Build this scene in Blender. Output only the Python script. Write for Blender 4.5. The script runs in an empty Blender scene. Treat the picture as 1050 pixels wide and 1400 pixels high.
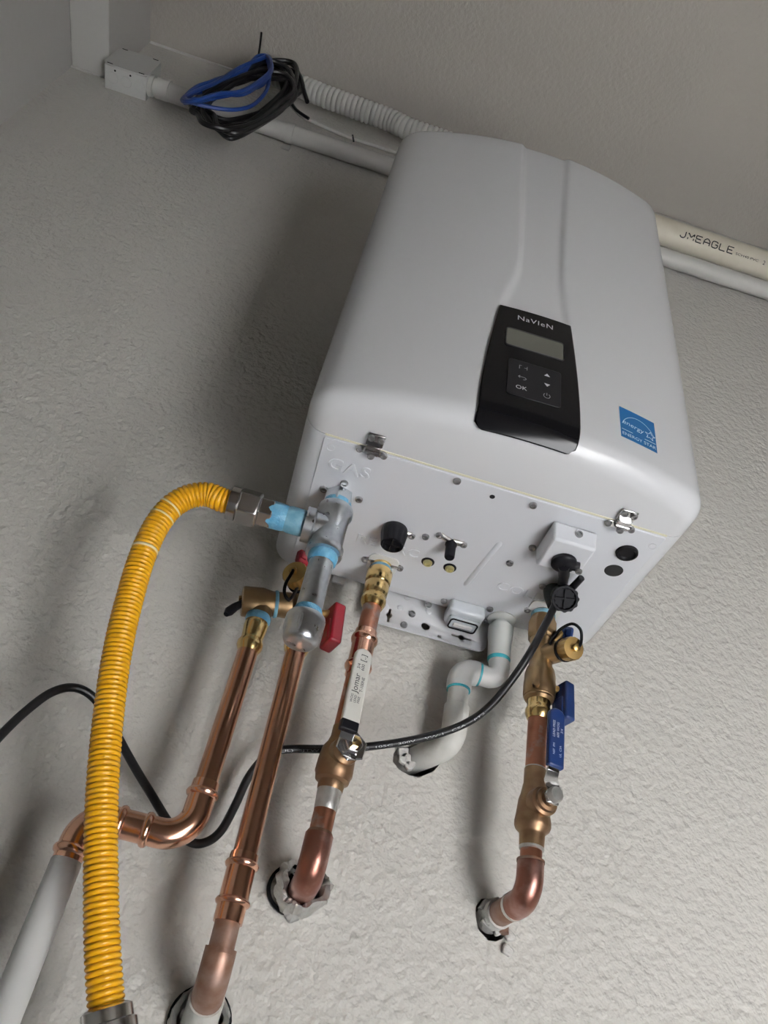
import bpy, math, random
from mathutils import Vector, Matrix
random.seed(11)
S = bpy.context.scene
COL = S.collection
V = Vector
# ------------------------------------------------------------------ camera
# frame: x right along the wall, y into the wall, z up; z = 0 is the underside of the heater
CR = ((0.95655, -0.24621, 0.1562), (0.27998, 0.62601, -0.72782), (0.08142, 0.73993, 0.66774))
CAM = V((-0.17967, -0.57334, -0.60178))
F = 1065.22
cd = bpy.data.cameras.new('camera'); cam = bpy.data.objects.new('camera', cd); COL.objects.link(cam)
r0, r1, r2 = (V(r).normalized() for r in CR)
m = Matrix((r0, -r1, -r2)).transposed().to_4x4(); m.translation = CAM
cam.matrix_world = m
cd.sensor_fit = 'HORIZONTAL'; cd.sensor_width = 36.0; cd.lens = F / 1050 * 36
cd.clip_start = 0.02; cd.clip_end = 100
S.camera = cam
# ------------------------------------------------------------------ light
S.view_settings.view_transform = 'Standard'; S.view_settings.look = 'None'
S.view_settings.gamma = 1.0; S.view_settings.use_curve_mapping = False
S.view_settings.exposure = -0.1
S.cycles.diffuse_bounces = 2
w = bpy.data.worlds.new('sky'); S.world = w; w.use_nodes = True
bg = w.node_tree.nodes['Background']; bg.inputs[0].default_value = (0.80, 0.90, 1.0, 1); bg.inputs[1].default_value = 0.4
sl = bpy.data.lights.new('sun', 'SUN'); sl.energy = 285.0; sl.angle = math.radians(0.6); sl.color = (1.0, 0.995, 0.985)
sun = bpy.data.objects.new('sun', sl); COL.objects.link(sun)
sun.rotation_euler = V((-0.80, 1.52, -1.0)).to_track_quat('-Z', 'Y').to_euler()
YW = 0.27      # face of the back wall
ZC = 1.445     # ceiling
ZF = -1.30     # garage floor
XL = -0.99     # left wall

# ------------------------------------------------------------------ helpers: pixel -> point on a known plane
def ray(px, py):
    a, b = px - 525, py - 700
    return V(tuple(CR[0][i] * a + CR[1][i] * b + CR[2][i] * F for i in range(3)))
def at_y(px, py, y):
    r = ray(px, py); return CAM + r * ((y - CAM.y) / r.y)
def at_z(px, py, z=0.0):
    r = ray(px, py); return CAM + r * ((z - CAM.z) / r.z)
def depth(p): return V(CR[2]).dot(V(p) - CAM)
def on_row(A, B, row):
    A, B = V(A), V(B); k = (row - 700) / F; q = V(CR[1]) - V(CR[2]) * k
    a = q.dot(A - CAM); b = q.dot(B - A)
    return A + (B - A) * (-a / b)
def mpx(p): return depth(p) / F      # metres per pixel at p

def frame(d):
    d = V(d).normalized()
    a = V((0, 0, 1)) if abs(d.z) < 0.9 else V((1, 0, 0))
    u = a.cross(d).normalized(); return u, d.cross(u), d

class MB:
    def __init__(s): s.v = []; s.f = []
    def add(s, vs, fs):
        n = len(s.v); s.v += [tuple(p) for p in vs]; s.f += [tuple(i + n for i in f) for f in fs]; return s
    def rings(s, rings, closed=False, caps=True):
        n = len(rings[0]); vs = [p for r in rings for p in r]; fs = []
        K = len(rings)
        for k in range(K if closed else K - 1):
            a = k * n; b = ((k + 1) % K) * n
            for i in range(n):
                j = (i + 1) % n; fs.append((a + i, a + j, b + j, b + i))
        if caps and not closed:
            fs.append(tuple(range(n - 1, -1, -1))); fs.append(tuple((K - 1) * n + i for i in range(n)))
        return s.add(vs, fs)
    def lathe(s, prof, o=(0, 0, 0), d=(0, 0, 1), n=28, mod=None, caps=True, rot=0.0):
        u, v, d = frame(d); o = V(o); R = []
        for r, t in prof:
            ring = []
            for i in range(n):
                a = 2 * math.pi * i / n + rot
                rr = r
                if mod and mod[1][0] <= t <= mod[1][1] and i % mod[0] >= mod[0] / 2: rr = r - mod[2]
                ring.append(o + d * t + (u * math.cos(a) + v * math.sin(a)) * rr)
            R.append(ring)
        return s.rings(R, caps=caps)
    def tube(s, path, r, n=14, closed=False, caps=True):
        path = [V(p) for p in path]; K = len(path)
        rs = r if isinstance(r, (list, tuple)) else [r] * K
        t = []
        for i in range(K):
            a = path[(i - 1) % K] if (closed or i > 0) else path[i]
            b = path[(i + 1) % K] if (closed or i < K - 1) else path[i]
            t.append((b - a).normalized())
        u, v, _ = frame(t[0]); R = []
        for i in range(K):
            u = (u - t[i] * u.dot(t[i])).normalized(); v = t[i].cross(u)
            R.append([path[i] + (u * math.cos(2 * math.pi * j / n) + v * math.sin(2 * math.pi * j / n)) * rs[i] for j in range(n)])
        return s.rings(R, closed=closed, caps=caps)
    def box(s, c, size, M=None):
        c = V(c); M = M or Matrix.Identity(3); x, y, z = (q / 2 for q in size)
        vs = [c + M @ V((a * x, b * y, e * z)) for a in (-1, 1) for b in (-1, 1) for e in (-1, 1)]
        return s.add(vs, [(0, 1, 3, 2), (4, 6, 7, 5), (0, 4, 5, 1), (2, 3, 7, 6), (0, 2, 6, 4), (1, 5, 7, 3)])
    def prism(s, poly, o, u, v, depth):
        o, u, v = V(o), V(u), V(v); w_ = u.cross(v).normalized(); n = len(poly)
        a = [o + u * p[0] + v * p[1] for p in poly]; b = [p + w_ * depth for p in a]
        fs = [tuple(range(n - 1, -1, -1)), tuple(range(n, 2 * n))] + [(i, (i + 1) % n, n + (i + 1) % n, n + i) for i in range(n)]
        return s.add(a + b, fs)
    def build(s, name, mat, parent=None, bevel=0.0, sharp=38, segs=2):
        me = bpy.data.meshes.new(name); me.from_pydata(s.v, [], s.f); me.validate(); me.update()
        import bmesh
        bm = bmesh.new(); bm.from_mesh(me); bmesh.ops.recalc_face_normals(bm, faces=bm.faces); bm.to_mesh(me); bm.free()
        me.shade_smooth(); me.set_sharp_from_angle(angle=math.radians(sharp))
        me.materials.append(mat)
        o = bpy.data.objects.new(name, me); COL.objects.link(o); adopt(o, parent)
        if bevel:
            b = o.modifiers.new('bevel', 'BEVEL'); b.width = bevel; b.segments = segs; b.limit_method = 'ANGLE'; b.angle_limit = math.radians(40)
            b.harden_normals = False
        return o
def adopt(o, parent):
    if parent:
        o.parent = parent
        o.matrix_parent_inverse = Matrix.Translation(parent.location).inverted() if parent.type == 'EMPTY' else Matrix.Identity(4)
def thing(name, label, cat, loc, group=None):
    o = bpy.data.objects.new(name, None); COL.objects.link(o); o.location = loc; o.empty_display_size = 0.02
    return tag(o, label, cat, group)
def tag(o, label, cat, group=None):
    o['label'] = label; o['category'] = cat
    if group: o['group'] = group
    return o
def lab(o, l): o['label'] = l; return o
def struct(o): o['kind'] = 'structure'; return o
def cut(o, mbs):
    """cut real openings into o"""
    for mb in mbs:
        c = mb.build('cutter', M['dark'])
        b = o.modifiers.new('cut', 'BOOLEAN'); b.operation = 'DIFFERENCE'; b.object = c; b.solver = 'EXACT'
        bpy.context.view_layer.update()
        me = bpy.data.meshes.new_from_object(o.evaluated_get(bpy.context.evaluated_depsgraph_get()))
        o.modifiers.remove(b); old = o.data; o.data = me; me.name = old.name; bpy.data.meshes.remove(old)
        cm = c.data; bpy.data.objects.remove(c); bpy.data.meshes.remove(cm)
def rowlathe(A, B, rows, n=28, px=True, mod=None):
    """lathe about the line AB; stations given as (image row of the axis point, half width in pixels)"""
    A, B = V(A), V(B); d = (B - A).normalized(); prof = []
    for row, hw in rows:
        p = on_row(A, B, row); prof.append((hw * mpx(p) if px else hw, (p - A).dot(d)))
    return MB().lathe(prof, A, d, n)
def spline(pts, n=8, closed=False):
    P = [V(p) for p in pts]; K = len(P); out = []
    for i in range(K if closed else K - 1):
        if closed: p0, p1, p2, p3 = P[(i - 1) % K], P[i], P[(i + 1) % K], P[(i + 2) % K]
        else: p0, p1, p2, p3 = P[max(i - 1, 0)], P[i], P[i + 1], P[min(i + 2, K - 1)]
        for j in range(n):
            t = j / n
            out.append(0.5 * ((2 * p1) + (p2 - p0) * t + (2 * p0 - 5 * p1 + 4 * p2 - p3) * t * t + (3 * p1 - p0 - 3 * p2 + p3) * t ** 3))
    if not closed: out.append(P[-1])
    return out
def bend(a, c, b, r, n=8):
    """path a -> c -> b with the corner at c rounded by radius r"""
    a, b, c = V(a), V(b), V(c); u = (a - c).normalized(); w_ = (b - c).normalized()
    half = u.angle(w_) / 2; t = r / math.tan(half); p, q = c + u * t, c + w_ * t
    o = c + (u + w_).normalized() * (r / math.sin(half)); e1 = p - o; e2 = q - o; an = e1.angle(e2)
    arc = [o + (e1 * math.sin(an * (1 - k / n)) + e2 * math.sin(an * k / n)) / math.sin(an) for k in range(n + 1)]
    return arc
def text_mesh(txt, size, extrude=0.0, bev=0.0, align='CENTER', spacing=1.0):
    c = bpy.data.curves.new('t', 'FONT'); c.body = txt; c.size = size; c.align_x = align; c.align_y = 'CENTER'
    c.extrude = extrude; c.bevel_depth = bev; c.resolution_u = 3; c.space_character = spacing
    o = bpy.data.objects.new('t', c); COL.objects.link(o); bpy.context.view_layer.update()
    me = bpy.data.meshes.new_from_object(o.evaluated_get(bpy.context.evaluated_depsgraph_get()))
    vs = [tuple(v.co) for v in me.vertices]; fs = [tuple(p.vertices) for p in me.polygons]
    bpy.data.objects.remove(o); bpy.data.curves.remove(c); bpy.data.meshes.remove(me)
    return vs, fs
def mapped(pairs, fn):
    mb = MB()
    for vs, fs in pairs: mb.add([fn(*v) for v in vs], fs)
    return mb
def flat(o, u, v):
    o, u, v = V(o), V(u).normalized(), V(v).normalized(); n = u.cross(v)
    return lambda x, y, z=0: o + u * x + v * y + n * z
def shift(m_, dx, dy): return [(x + dx, y + dy, z) for x, y, z in m_[0]], m_[1]
def rect(x0, y0, x1, y1): return [(x0, y0, 0), (x1, y0, 0), (x1, y1, 0), (x0, y1, 0)], [(0, 1, 2, 3)]
def circle(r, n=24, cx=0, cy=0): return [(cx + r * math.cos(2 * math.pi * i / n), cy + r * math.sin(2 * math.pi * i / n)) for i in range(n)]
def rrect(x0, y0, x1, y1, r, n=5):
    out = []
    for cx, cy, a in ((x1 - r, y1 - r, 0), (x0 + r, y1 - r, 90), (x0 + r, y0 + r, 180), (x1 - r, y0 + r, 270)):
        for k in range(n + 1):
            t = math.radians(a + 90 * k / n); out.append((cx + r * math.cos(t), cy + r * math.sin(t)))
    return out

# ------------------------------------------------------------------ materials
M = {}
def mat(key, col, rough=0.5, metal=0.0, col2=None, nscale=20, ncut=(0.35, 0.7), bump=None, coat=0.0, rvar=0.0, col3=None, n3=60, spec=None, stretch=None):
    m_ = bpy.data.materials.new(key); m_.use_nodes = True; nt = m_.node_tree; b = nt.nodes['Principled BSDF']
    b.inputs['Base Color'].default_value = (*col, 1); b.inputs['Roughness'].default_value = rough; b.inputs['Metallic'].default_value = metal
    b.inputs['Coat Weight'].default_value = coat; b.inputs['Coat Roughness'].default_value = 0.08
    if spec is not None: b.inputs['Specular IOR Level'].default_value = spec
    tc = nt.nodes.new('ShaderNodeTexCoord'); out = tc.outputs['Object']
    if stretch:
        mp = nt.nodes.new('ShaderNodeMapping'); mp.inputs['Scale'].default_value = stretch; nt.links.new(out, mp.inputs[0]); sout = mp.outputs[0]
    else: sout = out
    def noise(scale, detail=4, src=None):
        n = nt.nodes.new('ShaderNodeTexNoise'); n.inputs['Scale'].default_value = scale; n.inputs['Detail'].default_value = detail
        nt.links.new(src or out, n.inputs['Vector']); return n
    def ramp(src, lo, hi, ca, cb):
        r = nt.nodes.new('ShaderNodeValToRGB'); r.color_ramp.elements[0].position = lo; r.color_ramp.elements[1].position = hi
        r.color_ramp.elements[0].color = (*ca, 1); r.color_ramp.elements[1].color = (*cb, 1); nt.links.new(src, r.inputs[0]); return r
    if col2:
        n = noise(nscale, 5, sout); r = ramp(n.outputs[0], ncut[0], ncut[1], col, col2); src = r.outputs[0]
        if col3:
            n2 = noise(n3, 5); r2_ = ramp(n2.outputs[0], 0.55, 0.66, (0, 0, 0), (1, 1, 1))
            mx = nt.nodes.new('ShaderNodeMix'); mx.data_type = 'RGBA'; nt.links.new(r2_.outputs[0], mx.inputs[0])
            nt.links.new(src, mx.inputs[6]); mx.inputs[7].default_value = (*col3, 1); src = mx.outputs[2]
        nt.links.new(src, b.inputs['Base Color'])
    if rvar:
        n = noise(nscale * 1.7, 4, sout); r = nt.nodes.new('ShaderNodeMapRange'); r.inputs[3].default_value = rough - rvar; r.inputs[4].default_value = rough + rvar
        nt.links.new(n.outputs[0], r.inputs[0]); nt.links.new(r.outputs[0], b.inputs['Roughness'])
    if bump:
        n = noise(bump[0], bump[3] if len(bump) > 3 else 3); bp = nt.nodes.new('ShaderNodeBump'); bp.inputs['Strength'].default_value = bump[1]; bp.inputs['Distance'].default_value = bump[2]
        nt.links.new(n.outputs[0], bp.inputs['Height']); nt.links.new(bp.outputs[0], b.inputs['Normal'])
    M[key] = m_; return m_
mat('wall', (0.60, 0.58, 0.532), 0.6, col2=(0.57, 0.55, 0.505), nscale=3, bump=(105, 0.75, 0.006, 2.5))
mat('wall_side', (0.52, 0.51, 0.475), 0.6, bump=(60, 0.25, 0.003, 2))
mat('unseen_dark_wall', (0.16, 0.13, 0.10), 0.7)  # invented tone for unseen walls, kept dark to cut bounced light
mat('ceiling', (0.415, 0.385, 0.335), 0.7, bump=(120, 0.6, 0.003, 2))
mat('concrete', (0.41, 0.415, 0.43), 0.85, col2=(0.36, 0.365, 0.38), nscale=4, bump=(80, 0.2, 0.002))
mat('plaster', (0.70, 0.69, 0.66), 0.85, col2=(0.55, 0.53, 0.50), nscale=60, bump=(180, 0.8, 0.003))
mat('dark', (0.012, 0.012, 0.012), 0.9)
mat('enamel', (0.72, 0.725, 0.735), 0.27, coat=0.12)
mat('enamel_case', (0.78, 0.79, 0.81), 0.28, coat=0.1)
mat('panel', (0.80, 0.815, 0.85), 0.33, bump=(14, 0.10, 0.004, 1))
mat('gasket', (0.80, 0.77, 0.60), 0.6)
mat('black_gloss', (0.006, 0.006, 0.007), 0.14, spec=0.22)
mat('black_pad', (0.014, 0.014, 0.016), 0.30, spec=0.25)
mat('lcd', (0.115, 0.115, 0.095), 0.25)
mat('grey_print', (0.28, 0.29, 0.30), 0.5)
mat('silver_print', (0.36, 0.37, 0.38), 0.4)
mat('white_print', (0.75, 0.76, 0.78), 0.5)
mat('black_print', (0.02, 0.02, 0.02), 0.6)
mat('energy_blue', (0.008, 0.125, 0.32), 0.45)
mat('energy_white', (0.80, 0.84, 0.88), 0.5)
mat('copper', (0.60, 0.34, 0.23), 0.235, 1.0, col2=(0.42, 0.22, 0.145), nscale=16, ncut=(0.3, 0.75), rvar=0.06, stretch=(1, 1, 0.25))
mat('copper_new', (0.78, 0.46, 0.33), 0.20, 1.0, col2=(0.64, 0.35, 0.24), nscale=22, rvar=0.06)
mat('copper_old', (0.36, 0.15, 0.095), 0.36, 1.0, col2=(0.55, 0.27, 0.18), nscale=28, ncut=(0.4, 0.75), rvar=0.1, col3=(0.42, 0.36, 0.33), n3=45)
mat('copper_dull', (0.25, 0.135, 0.09), 0.5, 0.75, col2=(0.36, 0.26, 0.22), nscale=35, ncut=(0.45, 0.7), rvar=0.1)
mat('copper_flux', (0.26, 0.115, 0.085), 0.36, 0.9, col2=(0.46, 0.30, 0.27), nscale=30, ncut=(0.48, 0.72), rvar=0.1, bump=(150, 0.3, 0.001))
mat('solder', (0.62, 0.61, 0.59), 0.42, 0.9, col2=(0.48, 0.47, 0.45), nscale=90, bump=(200, 0.5, 0.001))
mat('brass', (0.50, 0.34, 0.13), 0.36, 1.0, col2=(0.38, 0.24, 0.10), nscale=25, rvar=0.08, bump=(260, 0.08, 0.0005))
mat('brass_bright', (0.70, 0.52, 0.24), 0.22, 1.0, col2=(0.58, 0.40, 0.16), nscale=30, rvar=0.06)
mat('bronze', (0.32, 0.22, 0.115), 0.40, 0.95, col2=(0.24, 0.155, 0.085), nscale=30, rvar=0.08, bump=(240, 0.2, 0.0006))
mat('bronze_old', (0.24, 0.145, 0.085), 0.42, 0.9, col2=(0.36, 0.25, 0.14), nscale=34, ncut=(0.45, 0.72), rvar=0.1, bump=(180, 0.2, 0.0008))
mat('galvanized', (0.60, 0.62, 0.64), 0.30, 1.0, col2=(0.44, 0.46, 0.48), nscale=70, rvar=0.08, bump=(220, 0.08, 0.0006))
mat('steel', (0.56, 0.55, 0.54), 0.24, 1.0, col2=(0.50, 0.49, 0.47), nscale=40, rvar=0.08)
mat('chrome', (0.56, 0.56, 0.56), 0.22, 1.0)
mat('dark_chrome', (0.22, 0.21, 0.21), 0.25, 1.0)
mat('screw_steel', (0.30, 0.30, 0.30), 0.36, 1.0)
mat('zinc_yellow', (0.62, 0.56, 0.28), 0.35, 0.9)
mat('sealant', (0.075, 0.27, 0.43), 0.42, col2=(0.17, 0.39, 0.53), nscale=110, bump=(160, 0.8, 0.002))
mat('sealant_dark', (0.10, 0.25, 0.33), 0.45, col2=(0.18, 0.34, 0.42), nscale=110, bump=(160, 0.6, 0.001))
mat('teal', (0.02, 0.30, 0.36), 0.4, col2=(0.06, 0.42, 0.48), nscale=80)
mat('yellow', (0.70, 0.345, 0.006), 0.36, coat=0.1)
mat('yellow_worn', (0.85, 0.72, 0.42), 0.5)
mat('red', (0.27, 0.006, 0.018), 0.38, col2=(0.21, 0.005, 0.014), nscale=25)
mat('blue', (0.009, 0.031, 0.125), 0.40, col2=(0.007, 0.024, 0.10), nscale=25)
mat('blue_wire', (0.010, 0.05, 0.24), 0.45)
mat('black_rubber', (0.007, 0.007, 0.008), 0.42, spec=0.15)
mat('black_plastic', (0.008, 0.008, 0.010), 0.40, spec=0.14)
mat('black_cable', (0.007, 0.007, 0.008), 0.38, spec=0.4)
mat('pvc', (0.82, 0.82, 0.80), 0.36)
mat('pvc_stub', (0.62, 0.63, 0.60), 0.45)
mat('pvc_dusty', (0.66, 0.65, 0.61), 0.7, col2=(0.56, 0.55, 0.50), nscale=40, bump=(120, 0.5, 0.002))
mat('pvc_cream', (0.72, 0.67, 0.55), 0.45, col2=(0.63, 0.57, 0.45), nscale=14, ncut=(0.45, 0.75))
mat('flex_pipe', (0.66, 0.65, 0.61), 0.5)
mat('painted_pipe', (0.55, 0.54, 0.50), 0.5, col2=(0.50, 0.49, 0.46), nscale=12)
mat('painted_box', (0.58, 0.58, 0.55), 0.5)
mat('foil', (0.66, 0.655, 0.64), 0.36, 0.75, col2=(0.50, 0.46, 0.40), nscale=26, ncut=(0.45, 0.75), bump=(60, 1.0, 0.006, 4))
mat('white_grip', (0.84, 0.83, 0.77), 0.4, col2=(0.77, 0.75, 0.68), nscale=30)
mat('clear_plastic', (0.58, 0.61, 0.64), 0.25, coat=0.2)

# ------------------------------------------------------------------ the setting
def ragged(c, rx, rz, n=14, jit=0.22, seed=0):
    rd = random.Random(seed); return [(c[0] + rx * (1 + rd.uniform(-jit, jit)) * math.cos(2 * math.pi * i / n), c[2] + rz * (1 + rd.uniform(-jit, jit)) * math.sin(2 * math.pi * i / n)) for i in range(n)]
hole_cond = at_y(568, 1038, YW); hole_cold = at_y(674, 1256, YW); hole_rec = at_y(413, 1206, YW); hole_hot = at_y(272, 1398, YW)
mb = MB().box(((XL - 0.1 + 3.3) / 2, YW + 0.06, (ZF + ZC) / 2), (3.3 - XL + 0.1, 0.12, ZC - ZF))
wall = struct(mb.build('wall_back', M['wall'], sharp=30))
cut(wall, [MB().prism(ragged(c, rx, rz, 14, .14, k), (0, YW + 0.06, 0), (1, 0, 0), (0, 0, 1), 0.09) for k, (c, rx, rz) in enumerate((
    (hole_cond, .026, .020), (hole_cold, .020, .022), (hole_rec, .020, .022), (hole_hot, .027, .028)))])
wall.data.shade_flat()
# rest of garage; unseen front wall added, its gap shaped to aim sunlight
XR, YF, DX0, DX1, DZ = 3.2, -1.5, 0.62, 1.22, -0.62
struct(MB().box((XL - 0.05, (YF + YW) / 2, (ZF + ZC) / 2), (0.1, YW - YF, ZC - ZF)).build('wall_left', M['wall_side']))
struct(MB().box((XR + 0.05, (YF + YW) / 2, (ZF + ZC) / 2), (0.1, YW - YF, ZC - ZF)).build('wall_right', M['unseen_dark_wall']))
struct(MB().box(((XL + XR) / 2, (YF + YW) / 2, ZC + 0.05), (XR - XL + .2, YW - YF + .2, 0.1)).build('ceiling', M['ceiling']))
struct(MB().box(((XL + DX0) / 2, YF - .05, (ZF + ZC) / 2), (DX0 - XL, .1, ZC - ZF)).box(((DX1 + XR) / 2, YF - .05, (ZF + ZC) / 2), (XR - DX1, .1, ZC - ZF)).box(((DX0 + DX1) / 2, YF - .05, (DZ + ZC) / 2), (DX1 - DX0, .1, ZC - DZ)).build('light_gap_wall', M['unseen_dark_wall']))
struct(MB().box((1.2, -6.0, ZF - 0.05), (9.0, 13.0, 0.1)).build('floor', M['concrete']))
# boxed beam under the ceiling, running out from the wall at the left corner
XB, ZB = -0.903, 1.19
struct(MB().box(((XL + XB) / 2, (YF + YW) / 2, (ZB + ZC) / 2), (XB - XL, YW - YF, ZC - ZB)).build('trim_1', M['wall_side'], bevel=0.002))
# paint-and-caulk bead in the corner under the beam and along the ceiling edge
struct(MB().tube([(XL, YW - .001, ZB - .003), (-.955, YW - .001, ZB - .004), (-.925, YW - .001, ZB - .002), (XB, YW - .001, ZB - .003)], .0035, 8).build('trim_2', M['wall_side']))
struct(MB().tube([(XB + .002, YW - .001, ZC - .002), (-.80, YW - .001, ZC - .004), (-.70, YW - .001, ZC - .003), (-.60, YW - .001, ZC - .004)], .004, 8).build('trim_3', M['wall_side']))

# chipped plaster around the pipe holes, part of the wall
def chips(pts, seed, name='plaster_chip'):
    rd = random.Random(seed)
    for p, s in pts:
        mb = MB(); n = 7
        c = at_y(p[0], p[1], YW - 0.001)
        poly = [(s * (0.7 + rd.random() * .6) * math.cos(2 * math.pi * i / n), s * (0.5 + rd.random() * .6) * math.sin(2 * math.pi * i / n)) for i in range(n)]
        mb.prism(poly, (c.x, YW + 0.002, c.z), (1, 0, 0), (0, 0, 1), 0.002 + 0.006)
        mb.build(name, M['plaster'], wall, bevel=0.0015)
chips([((663, 1240), .007), ((665, 1262), .006), ((680, 1272), .006), ((696, 1280), .007), ((692, 1300), .007),
       ((550, 1030), .008), ((553, 1040), .009), ((560, 1047), .007)], 5)

# ------------------------------------------------------------------ the water heater
W, H, RR = 0.22, 0.695, 0.025
heater = thing('water_heater', 'white enamelled tankless water heater hung on the grey wall, black control panel on its front', 'water heater', (0, 0.25, 0))
def bow(x): return -0.083 + 0.775 * (x - 0.012) ** 2
def sstep(a, b, x):
    t = max(0.0, min(1.0, (x - a) / (b - a))); return t * t * (3 - 2 * t)
def lerp(tab, z):
    for (z0, x0), (z1, x1) in zip(tab, tab[1:]):
        if z <= z1: return x0 + (x1 - x0) * sstep(z0, z1, z) if z >= z0 else x0
    return tab[-1][1]
XLT = [(0.19, -0.043), (0.32, -0.0235), (0.70, -0.031)]
XRT = [(0.19, 0.044), (0.32, 0.0355), (0.70, 0.044)]
def recess(x, z):
    a, b = lerp(XLT, z), lerp(XRT, z)
    return 0.0045 * sstep(a - .003, a + .007, x) * (1 - sstep(b - .007, b + .003, x)) * sstep(0.185, 0.21, z)
def cover_y(x, z): return bow(x) + recess(x, z)
base = [(-W, y) for y in (0.0, -0.006)]
p0, pc, p2 = (-W, bow(-W) + .030), (-W, bow(-W)), (-W + .034, bow(-W + .034))
def qb(t, a, c, b): return tuple((1 - t) ** 2 * a[i] + 2 * t * (1 - t) * c[i] + t * t * b[i] for i in (0, 1))
base += [qb(k / 8, p0, pc, p2) for k in range(9)]
xs = sorted(set([round(-W + .034 + i * (2 * W - .068) / 44, 4) for i in range(1, 44)] + [round(x_, 4) for c_ in (-.031, -.027, .04) for x_ in (c_ - .02 + j * .003 for j in range(14))]))
base += [(x_, bow(x_)) for x_ in xs]
q0, qc, q2 = (W - .034, bow(W - .034)), (W, bow(W)), (W, bow(W) + .030)
base += [qb(k / 8, q0, qc, q2) for k in range(9)] + [(W, y) for y in (-0.006, 0.0)]
nrm = []
for i in range(len(base)):
    a, b = base[max(i - 1, 0)], base[min(i + 1, len(base) - 1)]
    t = V((b[0] - a[0], b[1] - a[1])).normalized(); nrm.append((t.y, -t.x))
nrm[0] = nrm[1] = (-1, 0); nrm[-1] = nrm[-2] = (1, 0)
rows = []
for k in range(9):
    th = math.pi / 2 * (1 - k / 8); rows.append((RR - RR * math.sin(th), RR - RR * math.cos(th)))
zz = [0.06, .10, .14, .17, .185, .195, .205, .215, .23, .25, .27, .29, .31, .33, .37, .42, .48, .54, .60, .64]
rows += [(z, 0) for z in zz] + [(H - RR + RR * math.sin(math.pi / 2 * k / 8), RR - RR * math.cos(math.pi / 2 * k / 8)) for k in range(9)]
vs, fs = [], []
n = len(base)
for z, d in rows:
    for (x, y), (nx, ny) in zip(base, nrm):
        fx, fy = x - nx * d, y - ny * d
        if abs(x) < .12: fy += recess(x, z)
        vs.append((fx, min(fy, 0.0), z))
for k in range(len(rows) - 1):
    for i in range(n - 1): fs.append((k * n + i, k * n + i + 1, (k + 1) * n + i + 1, (k + 1) * n + i))
fs.append(tuple(range(n - 1, -1, -1))); fs.append(tuple((len(rows) - 1) * n + i for i in range(n)))
front = MB().add(vs, fs).build('front_cover', M['enamel'], heater, sharp=50)
def rr_ring(d, y):
    out = []
    for cx, cz, a in ((W - RR, H - RR, 0), (-W + RR, H - RR, 90), (-W + RR, RR, 180), (W - RR, RR, 270)):
        for k in range(9):
            t = math.radians(a + 90 * k / 8); out.append(V((cx + (RR - d) * math.cos(t), y, cz + (RR - d) * math.sin(t))))
    return out
YB = 0.247
case = MB().rings([rr_ring(0.0, 0.0016), rr_ring(0.0, 0.12), rr_ring(0.0, YB - .014)] + [rr_ring(.014 - .014 * math.cos(math.pi / 2 * k / 6), YB - .014 + .014 * math.sin(math.pi / 2 * k / 6)) for k in range(1, 7)])
case.build('case', M['enamel_case'], heater, sharp=50)
MB().box((0, 0.0006, -0.0002), (0.39, 0.0022, 0.0014)).build('gasket', M['gasket'], heater)
ZP = -0.0014
panel = MB().prism(rrect(-.1955, .0040, .1965, .225, .003), (0, 0, 0.002), (1, 0, 0), (0, 1, 0), 0.0).v
panel = MB(); pl_ = rrect(-.1955, .0040, .1965, .225, .003)
panel.rings([[V((x, y, .0015)) for x, y in pl_], [V((x, y, ZP)) for x, y in pl_]]).build('bottom_panel', M['panel'], heater, bevel=.0008)
# pressed ribs on the bottom panel
def bz(px, py): return at_z(px, py, ZP)
a, b = bz(684, 742), bz(636, 800)
MB().tube([a + V((0, 0, .0040)), a.lerp(b, .03) + V((0, 0, .0026)), b.lerp(a, .03) + V((0, 0, .0026)), b + V((0, 0, .0040))], .0045, 12).build('pressed_rib', M['panel'], heater)
for q in ((452, 612), (892, 747)):
    c = bz(*q); MB().lathe([(.0048, .001), (.0045, -.0004), (.0040, -.0006), (.0036, .0006)], c, (0, 0, 1), 20, caps=False).build('round_mark', M['panel'], heater)
# raised lettering
for s, p, sz in (('GAS', (477, 641), .024), ('RECIRC', (530, 747), .021), ('COLD', (713, 810), .022)):
    c = bz(*p); c.z -= .0001
    mapped([text_mesh(s, sz, .0007, .0006, spacing=1.15)], flat(c, (1, 0, 0), (0, -1, 0))).build('raised_lettering', M['panel'], heater)
# screws of the bottom panel
SCR = [(471, 660), (443, 668), (491, 682), (625, 657), (729, 690), (697, 769), (728, 748), (499, 764), (547, 776), (563, 732), (582, 733), (601, 731), (634, 744),
       (742, 801), (721, 833), (670, 832), (586, 826), (607, 821), (662, 848)]
def screw(p, d, r=.0042, parent=heater, m_='screw_steel', name='screw'):
    d = V(d).normalized(); u, v, _ = frame(d)
    mb = MB().lathe([(r, 0), (r, r * .45), (r * .86, r * .75), (r * .55, r * .78), (r * .45, r * .45)], p, d, 16)
    o = mb.build(name, M[m_], parent)
    c = V(p) + d * r * .64; Mx = Matrix((u, v, d)).transposed()
    return o
for q in SCR: screw(bz(*q), (0, 0, -1), .0044)
for q in ((585, 768), (615, 776)):
    c = bz(*q); s_ = screw(c, (0, 0, -1), .0058, m_='zinc_yellow')
    MB().lathe([(.0082, 0), (.0080, .0009), (.0066, .0013)], c, (0, 0, -1), 20).build('black_washer', M['black_rubber'], heater)
# flange ears around the recirculation filter and its neighbour
for a_, b_ in (((563, 732), (545, 726)), ((601, 731), (616, 740)), ((634, 744), (619, 740)), ((499, 764), (520, 768)), ((547, 776), (523, 770))):
    a, b = bz(*a_), bz(*b_); MB().tube([a + V((0, 0, .0018)), b + V((0, 0, .0018))], .0052, 12).build('flange_ear', M['steel'], heater)
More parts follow.
